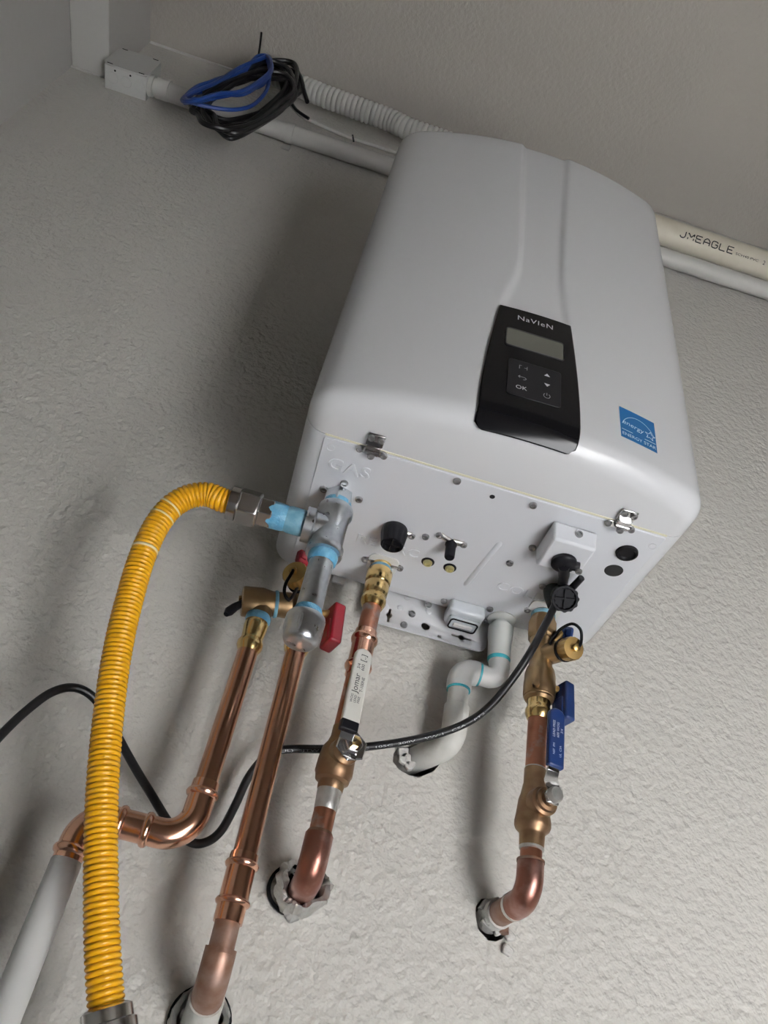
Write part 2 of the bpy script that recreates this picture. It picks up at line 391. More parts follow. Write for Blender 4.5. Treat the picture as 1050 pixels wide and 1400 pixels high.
# black ribbed filter cap and small black drain plug
c = bz(540, 724)
cap = MB().lathe([(.0150, 0), (.0158, .003), (.0160, .007), (.0154, .011), (.0138, .022), (.0133, .0245), (.0116, .025), (.0110, .020)], c, (0, 0, -1), 48, mod=(4, (.007, .024), .0010)).build('filter_cap', M['black_plastic'], heater)
MB().box(c + V((0, 0, -.0225)), (.020, .0018, .005)).box(c + V((0, 0, -.0225)), (.0018, .020, .005)).build('cap_cross', M['black_plastic'], cap)
c = bz(617, 742)
plug = MB().lathe([(.0070, 0), (.0072, .004), (.0062, .006), (.0060, .022), (.0052, .0235)], c, (0, 0, -1), 20).build('drain_plug', M['black_plastic'], heater)
# holes and grommet
c = bz(673, 679); MB().lathe([(.0030, 0), (.0030, .0004), (.0012, .0005)], c, (0, 0, -1), 16).build('sensor_hole', M['dark'], heater)
c = bz(857, 755); MB().lathe([(.0105, -.0006), (.0125, .0002), (.0122, .0030), (.0100, .0036), (.0090, .0012), (.0080, .0004)], c, (0, 0, -1), 28).build('grommet', M['black_rubber'], heater)
c = bz(839, 780); MB().lathe([(.0108, .0002), (.0105, .0005), (.0090, .0006)], c, (0, 0, -1), 28).build('cable_hole', M['dark'], heater)
# latches across the seam
def latch(px, dark):
    c = bz(*px); L = MB(); m_ = M['dark_chrome'] if dark else M['chrome']
    root = MB().box(c + V((0, -.010, -.0012)), (.0185, .017, .0024)).box(c + V((0, .0015, -.0040)), (.0150, .013, .006)).box(c + V((.001, .0105, -.0035)), (.006, .008, .004)).build('latch', m_, heater, bevel=.001)
    MB().prism(rrect(-.0165, .0035, .0165, .0125, .0042), c + V((0, 0, .0006)), (1, 0, 0), (0, 1, 0), -.002).build('latch_base', m_, root, bevel=.0005)
    MB().tube([c + V((-.0075, .003, -.0065)), c + V((.0075, .003, -.0065))], .0024, 10).build('latch_pin', m_, root)
    for dx, dy, dz in ((-.0055, -.0135, -.0024), (.0055, -.0135, -.0024), (-.0135, .008, -.001), (.0135, .008, -.001), (.0, .008, -.0068)):
        screw(c + V((dx, dy, dz)), (0, 0, -1), .0040, root)
latch((511, 610), True); latch((852, 712), False)
# white sheet metal cover over the power inlet
zb = -.026
A = [at_z(*q, zb) for q in ((757, 736), (816, 753), (791, 788), (732, 773))]
T = [at_z(*q, ZP) for q in ((762, 712), (818, 729), (792, 776), (735, 762))]
ts = [V((A[0].x - .001, T[0].y, ZP)), V((A[1].x + .001, T[1].y, ZP)), V((A[2].x + .001, A[2].y, ZP)), V((A[3].x - .001, A[3].y, ZP))]
bs = [V((A[0].x, A[0].y, zb)), V((A[1].x, A[1].y, zb)), V((A[2].x, A[2].y, zb)), V((A[3].x, A[3].y, zb))]
inlet = MB().add(ts + bs, [(0, 1, 2, 3), (7, 6, 5, 4), (0, 4, 5, 1), (1, 5, 6, 2), (2, 6, 7, 3), (3, 7, 4, 0)]).build('inlet_cover', M['panel'], heater, bevel=.003)
pm = (T[0] + T[1]) / 2; bm_ = (A[0] + A[1]) / 2; ndir = (V((1, 0, 0)).cross(bm_ - pm)).normalized(); ndir = ndir if ndir.y < 0 else -ndir
screw(pm.lerp(bm_, .42) + V((.002, 0, 0)) + ndir * .0004, ndir, .0044, inlet)
# cover of the condensate trap at the back
y0, y1 = .212, .246
xa, xb = at_y(617, 822, y0).x, at_y(665, 835, y0).x
trap = MB().box(((xa + xb) / 2, (y0 + y1) / 2, -.010), (xb - xa, y1 - y0, .020)).build('trap_cover', M['clear_plastic'], heater, bevel=.005, segs=3)
MB().box(((xa + xb) / 2, (y0 + y1) / 2 + .003, -.0225), (xb - xa - .006, y1 - y0 - .014, .007)).build('trap_cap', M['clear_plastic'], trap, bevel=.003)
pth = rrect(xa + .006, y0 + .010, xb - .006, y1 - .004, .004)
MB().tube([(x, y, -.0262) for x, y in pth], .0011, 8, closed=True).build('trap_seal', M['black_plastic'], trap)
MB().box(((xa + xb) / 2, (y0 + y1) / 2 + .003, -.0268), (xb - xa - .022, .006, .003)).build('trap_grip', M['pvc'], trap, bevel=.0008)
# mounting bracket reaching below the case
xr = at_y(666, 870, .2505).x; xl = -.088; zlo = at_y(590, 872, .2505).z
poly = [(xl, .020)] + [(xl, zlo + .004), (xl + .004, zlo)] + [(xr - .012 + .012 * math.sin(math.pi / 2 * k / 5), zlo + .012 - .012 * math.cos(math.pi / 2 * k / 5)) for k in range(6)] + [(xr, .020)]
bracket = MB().prism(poly, (0, .2530, 0), (1, 0, 0), (0, 0, 1), .0030).build('mounting_bracket', M['enamel_case'], heater)
def keyhole(p, L, r, ang):
    c = at_y(*p, .25); ca, sa = math.cos(ang), math.sin(ang); mb1 = MB().prism(circle(r, 18, c.x, c.z), (0, .256, 0), (1, 0, 0), (0, 0, 1), .009)
    pts = [(c.x + ca * x - sa * y, c.z + sa * x + ca * y) for x, y in rrect(-L, -r * .42, L, r * .42, r * .40, 4)]
    return [mb1, MB().prism(pts, (0, .256, 0), (1, 0, 0), (0, 0, 1), .009)]
cut(bracket, keyhole((532, 841), .011, .0042, math.pi / 2) + keyhole((631, 871), .014, .0048, 0) +
    [MB().prism(circle(.0060, 20, at_y(582, 856, .25).x, at_y(582, 856, .25).z), (0, .256, 0), (1, 0, 0), (0, 0, 1), .009),
     MB().prism(circle(.0030, 14, at_y(601, 870, .25).x, at_y(601, 870, .25).z), (0, .256, 0), (1, 0, 0), (0, 0, 1), .009)])
b_ = bracket.modifiers.new('bevel', 'BEVEL'); b_.width = .0006; b_.segments = 1
for q in ((563, 840), (552, 855)): screw(at_y(*q, .2500), (0, -1, 0), .0046, heater)
for q in ((556, 817), (586, 836), (547, 831)):
    c = at_y(*q, .2500); MB().lathe([(.0042, 0), (.0036, .0014), (.0022, .0018)], c, (0, -1, 0), 16).build('pressed_dimple', M['enamel_case'], heater)
c = at_y(464, 788, .250)
MB().box((c.x, .2485, c.z + .004), (.0165, .003, .034)).build('bracket_tab', M['pvc'], heater, bevel=.0008)
# condensate outlet collar and fitting plates
for p, r in (((686, 847), .0185), ((523, 771), .0190), ((744, 834), .0205)):
    c = bz(*p)
    if r > .0187: MB().prism(rrect(c.x - r, c.y - .0175, c.x + r, c.y + .0175, .009), (0, 0, ZP + .0004), (1, 0, 0), (0, 1, 0), -.0024).build('outlet_flange', M['pvc'], heater, bevel=.0006)
    else: MB().lathe([(r, 0), (r, .0022), (r - .002, .003)], c, (0, 0, -1), 28).build('outlet_flange', M['pvc_stub'], heater)
# cold side filter: black housing with a ribbed knob turned out towards the room
c = bz(757, 806)
hous = MB().lathe([(.013, 0), (.0135, .010), (.012, .024), (.008, .026)], c, (.15, -.1, -1), 24).build('filter_housing', M['black_plastic'], heater)
kn = at_z(772, 818, -.030); dk = (CAM - kn).normalized() + V((.1, -.1, -.25)); dk.normalize()
MB().lathe([(.0155, -.014), (.0165, -.004), (.0165, .004), (.0152, .0052), (.0130, .0052), (.0125, .0010)], kn, dk, 48, mod=(4, (-.01, .0045), .0012)).build('filter_knob', M['black_plastic'], hous)
u, v, d_ = frame(dk)
MB().box(kn + dk * .0025, (.022, .0018, .004), Matrix((u, v, d_)).transposed()).box(kn + dk * .0025, (.0018, .022, .004), Matrix((u, v, d_)).transposed()).build('knob_cross', M['black_plastic'], hous)
a, b = at_z(778, 808, -.018), at_z(795, 790, -.016)
MB().tube([a, b, b + (b - a).normalized() * .001], [.0045, .0042, .0030], 12).build('filter_lever', M['black_plastic'], hous)

# control panel: follows the bowed cover and wraps under its lower edge
def surf(x, s, off):
    """s = arc length measured downwards from the top of the panel, which lies at height 0.206"""
    z = ZT - s
    if z >= RR:
        y = bow(x); sl = 1.55 * (x - .012); nn = V((sl, -1, 0)).normalized()
        return V((x, y, z)) + nn * off
    th = (RR - z) / RR
    if th <= math.pi / 2:
        return V((x, bow(x) + RR - (RR + off) * math.cos(th), RR - (RR + off) * math.sin(th)))
    e = (th - math.pi / 2) * RR
    return V((x, bow(x) + RR + e, -off))
ZT = 0.206
def hit(px, py):
    y = -.085
    for _ in range(8):
        p = at_y(px, py, y); y = bow(p.x)
    return p
STOT = ZT - RR + RR * math.pi / 2 - .0105
def xl_at(t): return -.0405 - .0165 * sstep(-.25, 1.0, t) + .0055 * sstep(.15, -.4, t) * 0
def xr_at(t): return .0375 + .0165 * sstep(-.25, 1.0, t)
e0, e1 = hit(683, 417), hit(779, 446)
XA0, XA1 = e0.x, e1.x
f0, f1 = hit(654, 548), hit(792, 590)
def xl_at(t): return XA0 + (f0.x - XA0) * min(1.0, 1.02 * math.sin(min(1, t / .86) * math.pi / 2))
def xr_at(t): return XA1 + (f1.x - XA1) * min(1.0, 1.02 * math.sin(min(1, t / .86) * math.pi / 2))
NU, NS = 20, 34
def pgrid(off, inset=0.0):
    g = []
    for k in range(NS + 1):
        t = k / NS; s = -.0 + inset + (STOT - 2 * inset) * t; a, b = xl_at(t) + inset, xr_at(t) - inset
        # rounded lower corners
        e = max(0.0, (s - (STOT - .010)) / .010); e = .010 * (1 - math.sqrt(max(0, 1 - min(1, e) ** 2)))
        g.append([surf(a + e + (b - a - 2 * e) * i / NU, s, off) for i in range(NU + 1)])
    return g
ga, gb, gc = pgrid(-.0035), pgrid(.0028), pgrid(.0036, .0014)
def loop(g): return g[0][:] + [r[-1] for r in g[1:-1]] + g[-1][::-1] + [r[0] for r in g[-2:0:-1]]
mb = MB(); mb.rings([loop(ga), loop(gb), loop(gc)], caps=False)
mb.add([p for r in gc for p in r], [(k * (NU + 1) + i, k * (NU + 1) + i + 1, (k + 1) * (NU + 1) + i + 1, (k + 1) * (NU + 1) + i) for k in range(NS) for i in range(NU)])
ctrl = mb.build('control_panel', M['black_gloss'], heater, sharp=45)
def onpanel(off):
    return lambda x, y, z=0: surf(x, ZT - y, .0036 + off + z)     # x, y are wall coordinates (x, height)
def slab(poly, off, t):
    fn = onpanel(off); n_ = len(poly)
    a = [fn(*p) for p in poly]; b = [fn(*p, t) for p in poly]
    return MB().add(a + b, [tuple(range(n_, 2 * n_))] + [(i, (i + 1) % n_, n_ + (i + 1) % n_, n_ + i) for i in range(n_)])
l0, l1 = hit(692, 452), hit(767, 496); lt = hit(768, 475); lb = hit(690, 474)
ztop, zbot = (l0.z + lt.z) / 2, (l1.z + lb.z) / 2; xa, xb = (l0.x + lb.x) / 2, (l1.x + lt.x) / 2
scr = slab(rrect(xa, zbot, xb, ztop, .003), .0005, .0006).build('display', M['lcd'], ctrl)
fr = MB().tube([onpanel(.0006)(x, y) for x, y in rrect(xa - .0008, zbot - .0008, xb + .0008, ztop + .0008, .0035)], .0009, 8, closed=True).build('display_frame', M['black_pad'], ctrl)
k0, k1, k2, k3 = hit(694, 494), hit(766, 514), hit(690, 541), hit(763, 562)
kxa, kxb = (k0.x + k2.x) / 2, (k1.x + k3.x) / 2; kzt, kzb = (k0.z + k1.z) / 2, (k2.z + k3.z) / 2
slab(rrect(kxa, kzb, kxb, kzt, .004), .0005, .0006).build('key_pad', M['black_pad'], ctrl, bevel=.0004)
def kp(px, py): p = hit(px, py); return p.x, p.z
def onp(px, py, t): x, y = kp(px, py); return shift(t, x, y)
mapped([onp(731, 444, text_mesh('N', .0112, spacing=1.1))] and [onp(730.5, 444.5, text_mesh('NaVIeN', .0122, spacing=1.12))], onpanel(.0002)).build('brand_lettering', M['silver_print'], ctrl)
tri = lambda s: ([(-s, -s * .7 * 1, 0), (s, -s * .7, 0), (0, s * .7, 0)], [(0, 1, 2)])
tru = lambda s: ([(-s, s * .7, 0), (0, -s * .7, 0), (s, s * .7, 0)], [(0, 1, 2)])
for key in (onp(745.5, 517.5, tri(.0034)), onp(745.5, 531.5, tru(.0034))): mapped([key], onpanel(.0014)).build('arrow_key', M['white_print'], ctrl)
mapped([onp(710.5, 535, text_mesh('OK', .0085))], onpanel(.0014)).build('key_lettering', M['white_print'], ctrl)
def stroke(pts, wd):
    out = []
    for a, b in zip(pts, pts[1:]):
        a, b = V(a), V(b); t = (b - a).normalized(); nn = V((-t.y, t.x)) * wd / 2
        out.append(([(*(a + nn), 0), (*(a - nn), 0), (*(b - nn), 0), (*(b + nn), 0)], [(0, 1, 2, 3)]))
    return out
def arcpts(r, a0, a1, n_=14): return [(r * math.cos(math.radians(a0 + (a1 - a0) * i / n_)), r * math.sin(math.radians(a0 + (a1 - a0) * i / n_))) for i in range(n_ + 1)]
ic1 = [onp(713, 507.5, s) for s in stroke([(-.004, -.003), (-.004, .003), (-.0015, .003)], .0007) + stroke([(.0015, .000), (.0045, .0), (.0045, -.003)], .0007) + stroke([(.0045, .003), (.0045, .0)], .0007)]
ic2 = [onp(712, 522, s) for s in stroke([(-.0045, .002), (.0025, .002), (.0045, .000), (.0025, -.002), (.001, -.002)], .0007) + stroke([(-.0025, .004), (-.0045, .002), (-.0025, 0)], .0007)]
ic3 = [onp(745, 546, s) for s in stroke(arcpts(.0036, 125, 415), .0007) + stroke([(0, .0005), (0, .0046)], .0007)]
for ic in (ic1, ic2, ic3): mapped(ic, onpanel(.0014)).build('key_symbol', M['silver_print'], ctrl)

# blue energy label
def oncover(off): return lambda x, y, z=0: V((x, bow(x), y)) + V((1.55 * (x - .012), -1, 0)).normalized() * (off + z)
cn = [hit(*q) for q in ((846, 560), (893, 574), (898, 615), (850, 602))]
ex0, ex1 = (cn[0].x + cn[3].x) / 2, (cn[1].x + cn[2].x) / 2; ez1, ez0 = (cn[0].z + cn[1].z) / 2, (cn[2].z + cn[3].z) / 2
ew, eh = ex1 - ex0, ez1 - ez0; ecx = (ex0 + ex1) / 2
g = []
for j in range(9):
    g.append([oncover(.0004)(ex0 + ew * i / 8, ez0 + eh * j / 8) for i in range(9)])
label = MB().add([p for r in g for p in r], [(j * 9 + i, j * 9 + i + 1, (j + 1) * 9 + i + 1, (j + 1) * 9 + i) for j in range(8) for i in range(8)]).build('energy_label', M['energy_blue'], heater)
lab(label, 'blue square energy rating label')
zb_ = ez0 + eh * .27
wh = [shift(([(-ew * .47, -.0004, 0), (ew * .47, -.0004, 0), (ew * .47, .0004, 0), (-ew * .47, .0004, 0)], [(0, 1, 2, 3)]), ecx, zb_)]
wh += [shift(s, ecx, zb_) for s in stroke([(ew * .47 * math.cos(math.radians(a_)), eh * .02 + eh * .52 * math.sin(math.radians(a_))) for a_ in range(18, 166, 6)], .0007)]
wh += [shift(text_mesh('ENERGY STAR', ew * .148), ecx, ez0 + eh * .13)]
star = [((.006 if k % 2 == 0 else .0026) * ew / .04 * math.sin(k * math.pi / 5 + .15), (.006 if k % 2 == 0 else .0026) * ew / .04 * math.cos(k * math.pi / 5 + .15)) for k in range(11)]
wh += [shift(s, ecx + ew * .33, ez0 + eh * .46) for s in stroke(star, .0008)]
tv, tf = text_mesh('energy', ew * .215)
wh += [([(x + .22 * y + ecx - ew * .14, y + ez0 + eh * .50 + .10 * x * -1, z) for x, y, z in tv], tf)]
mapped(wh, oncover(.0007)).build('label_print', M['energy_white'], label)

# ------------------------------------------------------------------ fittings
def press(A, B, r0_, r1_, rb, rr=.0111):
    """press-fit sleeve between rows r0_ and r1_ with a bulged ring near the ends given in rb"""
    st = [(r0_, .0128)]
    for q in rb: st += [(q - 5, .0131), (q - 3.2, .0150), (q, .0158), (q + 3.2, .0150), (q + 5, .0131)]
    st.append((r1_, .0128))
    return rowlathe(A, B, st, px=False)
def hexnut(o, d, r, t0, t1, rot=0): return MB().lathe([(r * .92, t0), (r, t0 + .0015), (r, t1 - .0015), (r * .92, t1)], o, d, 6, rot=rot)

# ---- gas: galvanized tee and drip leg
gx = at_z(466, 672, 0); G0 = V((gx.x, .085, ZP)); Gd = V((0, 0, -1)); G1 = G0 + Gd * .3
gas = thing('gas_drip_leg', 'galvanized steel gas tee with capped drip leg under the heater', 'pipe fitting', G0)
def gt(row): return (on_row(G0, G1, row) - G0).dot(Gd)
MB().lathe([(.0158, .0), (.0168, .002), (.0168, gt(693))], G0, Gd, 6, rot=.2).build('hex_adapter', M['galvanized'], gas, bevel=.0008)
MB().lathe([(.0160, gt(689)), (.0164, gt(694)), (.0150, gt(700))], G0, Gd, 28).build('sealant_ring', M['sealant'], gas)
t0, t1 = gt(697), gt(759)
tee = MB().lathe([(.0150, t0), (.0196, t0), (.0202, t0 + .002), (.0202, t0 + .009), (.0178, t0 + .013), (.0172, (t0 + t1) / 2), (.0178, t1 - .013), (.0202, t1 - .009), (.0202, t1 - .002), (.0196, t1), (.0150, t1)], G0, Gd, 32)
tc = (t0 + t1) / 2 - .001; Tc = G0 + Gd * tc
bd = V((-1, 0, .0)); bd.normalize()
L = (Tc - at_y(416, 716, .085)).length
tee.lathe([(.0165, 0), (.0165, L - .011), (.0200, L - .009), (.0200, L), (.0150, L)], Tc, bd, 32)
tee.build('tee', M['galvanized'], gas)
MB().lathe([(.0150, t1 - .001), (.0162, t1 + .002), (.0156, t1 + .009), (.0138, t1 + .012)], G0, Gd, 28).build('sealant_ring', M['sealant'], gas)
tn = gt(840)
MB().lathe([(.01335, t1 + .006), (.01335, tn)], G0, Gd, 28).build('nipple', M['galvanized'], gas)
MB().lathe([(.0138, tn - .006), (.0158, tn), (.0158, tn + .007)], G0, Gd, 28).build('sealant_ring', M['sealant'], gas)
te = gt(881)
MB().lathe([(.0150, tn + .004), (.0192, tn + .004), (.0200, tn + .006), (.0200, tn + .012), (.0186, tn + .016), (.0184, te - .009), (.0178, te - .005), (.0162, te - .002), (.0135, te - .0006), (.0125, te)], G0, Gd, 32).build('pipe_cap', M['galvanized'], gas)
for k in range(6):
    a_ = math.radians(60 * k + 12); e_ = V((math.cos(a_), math.sin(a_), 0))
    MB().tube([G0 + Gd * (tn + .012) + e_ * .0185, G0 + Gd * (te - .011) + e_ * .0180, G0 + Gd * (te - .005) + e_ * .0170], [.0022, .0022, .0012], 8).build('cap_rib', M['galvanized'], gas)
# branch nipple with blue sealant, union nut
bL = lambda px, py: (at_y(px, py, .085) - Tc).length
MB().lathe([(.0140, L - .002), (.0152, L + .002), (.0152, bL(398, 706)), (.0140, bL(392, 704))], Tc, bd, 28).build('sealant_ring', M['sealant_dark'], gas)
MB().lathe([(.01335, L), (.01335, bL(368, 697))], Tc, bd, 28).build('branch_nipple', M['galvanized'], gas)
MB().lathe([(.0140, bL(394, 705)), (.0150, bL(389, 702)), (.0154, bL(372, 699)), (.0148, bL(367, 697))], Tc, bd, 28).build('sealant_ring', M['sealant'], gas)
# ---- the yellow hose
hose = thing('gas_hose', 'yellow corrugated gas connector hose curving down the left wall', 'hose', at_y(148, 1375, .13))
hexnut(Tc, bd, .0172, bL(375, 699), bL(356, 692), .3).build('hex_nut', M['steel'], hose, bevel=.0008)
hexnut(Tc, bd, .0205, bL(357, 692), bL(328, 684), .1).build('hex_nut', M['steel'], hose, bevel=.0010)
MB().lathe([(.0155, bL(330, 684)), (.0188, bL(328, 684)), (.0188, bL(317, 680)), (.0165, bL(316, 680))], Tc, bd, 28).build('collar', M['steel'], hose)
hs = [Tc + bd * bL(322, 681), Tc + bd * bL(305, 677)] + [at_y(*q) for q in ((284, 676, .086), (258, 679, .088), (233, 694, .092), (212, 722, .097), (194, 762, .102), (179, 812, .107), (165, 868, .111), (155, 925, .115), (147, 990, .118), (141, 1060, .120), (138, 1130, .122), (138, 1200, .124), (139, 1270, .126), (142, 1330, .128), (146, 1380, .130))]
path = spline(hs, 30)
for _ in range(60): path = [path[0], path[1]] + [(path[i - 1] + path[i] * 2 + path[i + 1]) / 4 for i in range(2, len(path) - 2)] + path[-2:]
for _ in range(4): path = [path[0], path[1]] + [path[i] for i in range(2, len(path))]
def corrugated(path, r, amp, pitch, n=24, sub=8):
    # resample at pitch/sub
    acc = [0.0]
    for a, b in zip(path, path[1:]): acc.append(acc[-1] + (b - a).length)
    N = int(acc[-1] / pitch * sub); out = []; rs = []; k = 0
    for i in range(N + 1):
        s = acc[-1] * i / N
        while k < len(acc) - 2 and acc[k + 1] < s: k += 1
        t = (s - acc[k]) / max(1e-9, acc[k + 1] - acc[k]); out.append(path[k].lerp(path[k + 1], t))
        rs.append(r - amp + amp * abs(math.cos(math.pi * i / sub)) ** .7)
    return out, rs
pp, rs = corrugated(path, .0137, .0019, .0046)
MB().tube(pp, rs, 26).build('hose_sleeve', M['yellow'], hose, sharp=80)
for frac, nn in ((.245, 3), (.147, 2), (.165, 2)):
    i0 = int(len(pp) * frac) // 8 * 8
    MB().tube(pp[i0 - nn:i0 + nn + 1], [r + .00025 for r in rs[i0 - nn:i0 + nn + 1]], 26, caps=False).build('worn_band', M['yellow_worn'], hose)
e = pp[-1]; dd = (pp[-1] - pp[-7]).normalized()
MB().lathe([(.0150, -.002), (.0185, 0), (.0185, .008), (.0205, .009), (.0205, .03), (.015, .032)], e, dd, 28).build('collar', M['steel'], hose)
MB().tube([e + dd * .03] + bend(e + dd * .03, V((e.x, e.y, e.z - .11)), V((e.x, YW + .05, e.z - .11)), .02) + [V((e.x, YW + .05, e.z - .11))], .0134, 20).build('supply_pipe', M['galvanized'], hose)

# ---- generic isolation valve of the hot and cold connections
def drain_branch(v, p, q, dface, rcap, straphint, back):
    """purge branch from p on the body to a knurled cap whose outer face centre is q"""
    p, q = V(p), V(q); d = V(dface).normalized(); b0 = q - d * .024
    MB().tube([p, p.lerp(b0, .5), b0, b0 + d * .004], [.0135, .0130, .0125, .0125], 22).build('drain_branch', M['bronze'], v)
    capo = MB().lathe([(rcap * .96, 0), (rcap, .002), (rcap, .0135), (rcap * .93, .0155), (rcap * .2, .016)], q - d * .016, d, 64, mod=(4, (.001, .0140), .0012)).build('drain_cap', M['brass'], v)
    MB().lathe([(.0036, .0155), (.0036, .019), (.0048, .0195), (.0046, .0225), (.002, .0235)], q - d * .016, d, 18).build('cap_rivet', M['brass'], capo)
    MB().lathe([(rcap * .80, -.0055), (rcap * 1.02, -.005), (rcap * 1.02, -.0015), (rcap * .8, -.001)], q - d * .016, d, 30).build('strap_ring', M['black_rubber'], v)
    MB().tube(spline([q + d * .0040] + [V(h) for h in straphint], 8), .0019, 10).build('cap_strap', M['black_rubber'], v)
def paddle(v, top, bot, wdir, ddir, wd, th, col, stem, name='handle'):
    """flat moulded handle between two points, joined by a stem to the body"""
    top, bot = V(top), V(bot); ax = (bot - top).normalized(); L_ = (bot - top).length; wdir = (V(wdir) - ax * V(wdir).dot(ax)).normalized(); nd = ax.cross(wdir)
    Mx = Matrix((wdir, ax, nd)).transposed()
    h = MB().box((top + bot) / 2, (wd, L_, th), Mx).build(name, M[col], v, bevel=.003, segs=3)
    MB().box(top.lerp(bot, .66) + nd * th * .5, (wd * .55, L_ * .5, .003), Mx).box(top.lerp(bot, .66) - nd * th * .5, (wd * .55, L_ * .5, .003), Mx).build('handle_rib', M[col], h, bevel=.0012)
    MB().tube([V(stem), top.lerp(bot, .16)], .0048, 14).build('stem', M['brass'], v)
    return h

# ---- cold side
CA = V((at_y(744, 832, .19).x, .19, ZP)); CB = at_y(729.5, 1100, .19)
CA = at_y(743, 832, .19); CA.z = max(CA.z, -.004)
cold = thing('isolation_valve', 'bronze cold water isolation valve with blue handles and brass drain cap', 'valve', CA, 'isolation valves under the heater')
rowlathe(CA, CB, [(832, 15.0), (842, 15.5), (848, 16.5)]).build('tail_piece', M['bronze'], cold)
rowlathe(CA, CB, [(840, 15.8), (841, 16.6), (845, 16.6), (846, 15.8)]).build('sealant_ring', M['sealant_dark'], cold)
MB_ = rowlathe(CA, CB, [(846, 16.5), (849, 17.5), (856, 20.3), (872, 20.3), (876, 17.5)], n=8); MB_.build('union_nut', M['bronze'], cold, bevel=.0008)
rowlathe(CA, CB, [(870, 17.0), (880, 15.8), (905, 15.5), (913, 16.0), (917, 19.0), (924, 20.8), (934, 21.4), (935, 21.9), (951, 22.0), (952, 21.2), (954, 21.2), (955, 20.0), (957, 20), (960, 16.5)], n=32).build('valve_body', M['bronze'], cold)
rowlathe(CA, CB, [(956, 16.5), (966, 15.6), (969, 16.0), (972, 17.8), (976, 18.0), (979, 17.0), (983, 15.5), (985, 14)]).build('press_end', M['brass_bright'], cold)
c = on_row(CA, CB, 948); u = (CAM - c).normalized(); u.z = 0; u.normalize()
MB().lathe([(.0042, .015), (.0042, .0225), (.002, .0235)], c + V((-.004, 0, 0)), u, 14).build('set_screw', M['bronze'], cold)
p = on_row(CA, CB, 897); q = at_y(785, 886, .148)
drain_branch(cold, p, q, V((0.19, -0.92, -0.34)), .0142, [at_y(794, 880, .142), at_y(794, 862, .150), at_y(783, 853, .160), at_y(768, 859, .170), at_y(756, 872, .172), at_y(752, 880, .168)], cold)
paddle(cold, at_y(766, 866, .178), at_y(783, 869, .172), (0, 0, 1), None, .020, .010, 'blue', at_y(757, 880, .175), 'drain_handle')
st = on_row(CA, CB, 936)
paddle(cold, at_y(770, 938, .185), at_y(770, 989, .180), (.35, -1, 0), None, .026, .014, 'blue', st, 'handle')

coldpipe = thing('cold_water_pipe', 'copper cold water pipe elbowing into the wall at lower right', 'pipe', hole_cold)
rowlathe(CA, CB, [(980, .0111), (1056, .0111)], px=False).build('pipe', M['copper_old'], coldpipe)
CE = CB
zc = hole_cold.z + .002; eb = CB + (CB - CA) * ((zc - CB.z) / (CB.z - CA.z))
rowlathe(CA, CB, [(1156, .0111), (1182, .0111)], px=False).build('pipe', M['copper_old'], coldpipe)
etop = on_row(CA, CB, 1178); wallp = V((hole_cold.x - .002, YW + .03, zc))
ar = bend(etop, eb, wallp, .021, 10)
MB().tube([etop, etop.lerp(ar[0], .7)] + ar + [ar[-1].lerp(wallp, .12)], [.0136] * (len(ar) + 3), 24).build('elbow', M['copper_flux'], coldpipe)
MB().tube([etop + V((0, 0, .0012)), etop - V((0, 0, .0012))], .0142, 24).build('elbow_lip', M['copper_dull'], coldpipe)
s_ = ar[-1].lerp(wallp, .10)
MB().tube([s_, s_.lerp(wallp, .06)], .0139, 24).build('solder_ring', M['solder'], coldpipe)
MB().tube([s_, s_.lerp(wallp, .7)], .0125, 24).build('wall_stub', M['copper_dull'], coldpipe)
s2 = s_.lerp(wallp, .42)
MB().tube([s2, s2.lerp(wallp, .6)], .0146, 24).build('pipe_sleeve', M['plaster'], coldpipe)
b0 = at_y(690, 1262, YW - .008)
MB().tube([b0 + V((0, .03, .018)), b0 + V((0, .002, .006)), b0 + V((0, 0, -.010))], .0048, 12).build('hanger_tail', M['copper_dull'], coldpipe)

def ball_valve(v, A, B, rows, body, lever):
    rowlathe(A, B, rows, n=32).build('valve_body', M[body], v)
bv = thing('ball_valve', 'old bronze ball valve with blue lever on the cold copper pipe', 'valve', on_row(CA, CB, 1110), 'quarter turn ball valves')
rowlathe(CA, CB, [(1051, 13.5), (1053, 15.0), (1072, 15.2), (1078, 16.5), (1088, 18.5), (1096, 21), (1116, 23.5), (1124, 25.0), (1130, 25.0), (1134, 23.5), (1139, 18.2), (1142, 17.6), (1160, 17.0), (1162, 15)], n=32).build('valve_body', M['bronze_old'], bv)
rowlathe(CA, CB, [(1050, 13.0), (1051, 14.6), (1053.5, 14.6), (1055, 13.5)]).build('solder_ring', M['solder'], bv)
rowlathe(CA, CB, [(1157, 15.0), (1159, 17.4), (1162, 17.0), (1164, 13.5)]).build('solder_ring', M['solder'], bv)
sc = on_row(CA, CB, 1104); sd = V((.17, -1, .02)).normalized()
tip = sc + sd * .036
MB().lathe([(.0155, .010), (.0150, .022), (.0125, .024), (.0120, .028), (.0085, .029), (.0085, .034)], sc, sd, 28).build('stem_housing', M['bronze_old'], bv)
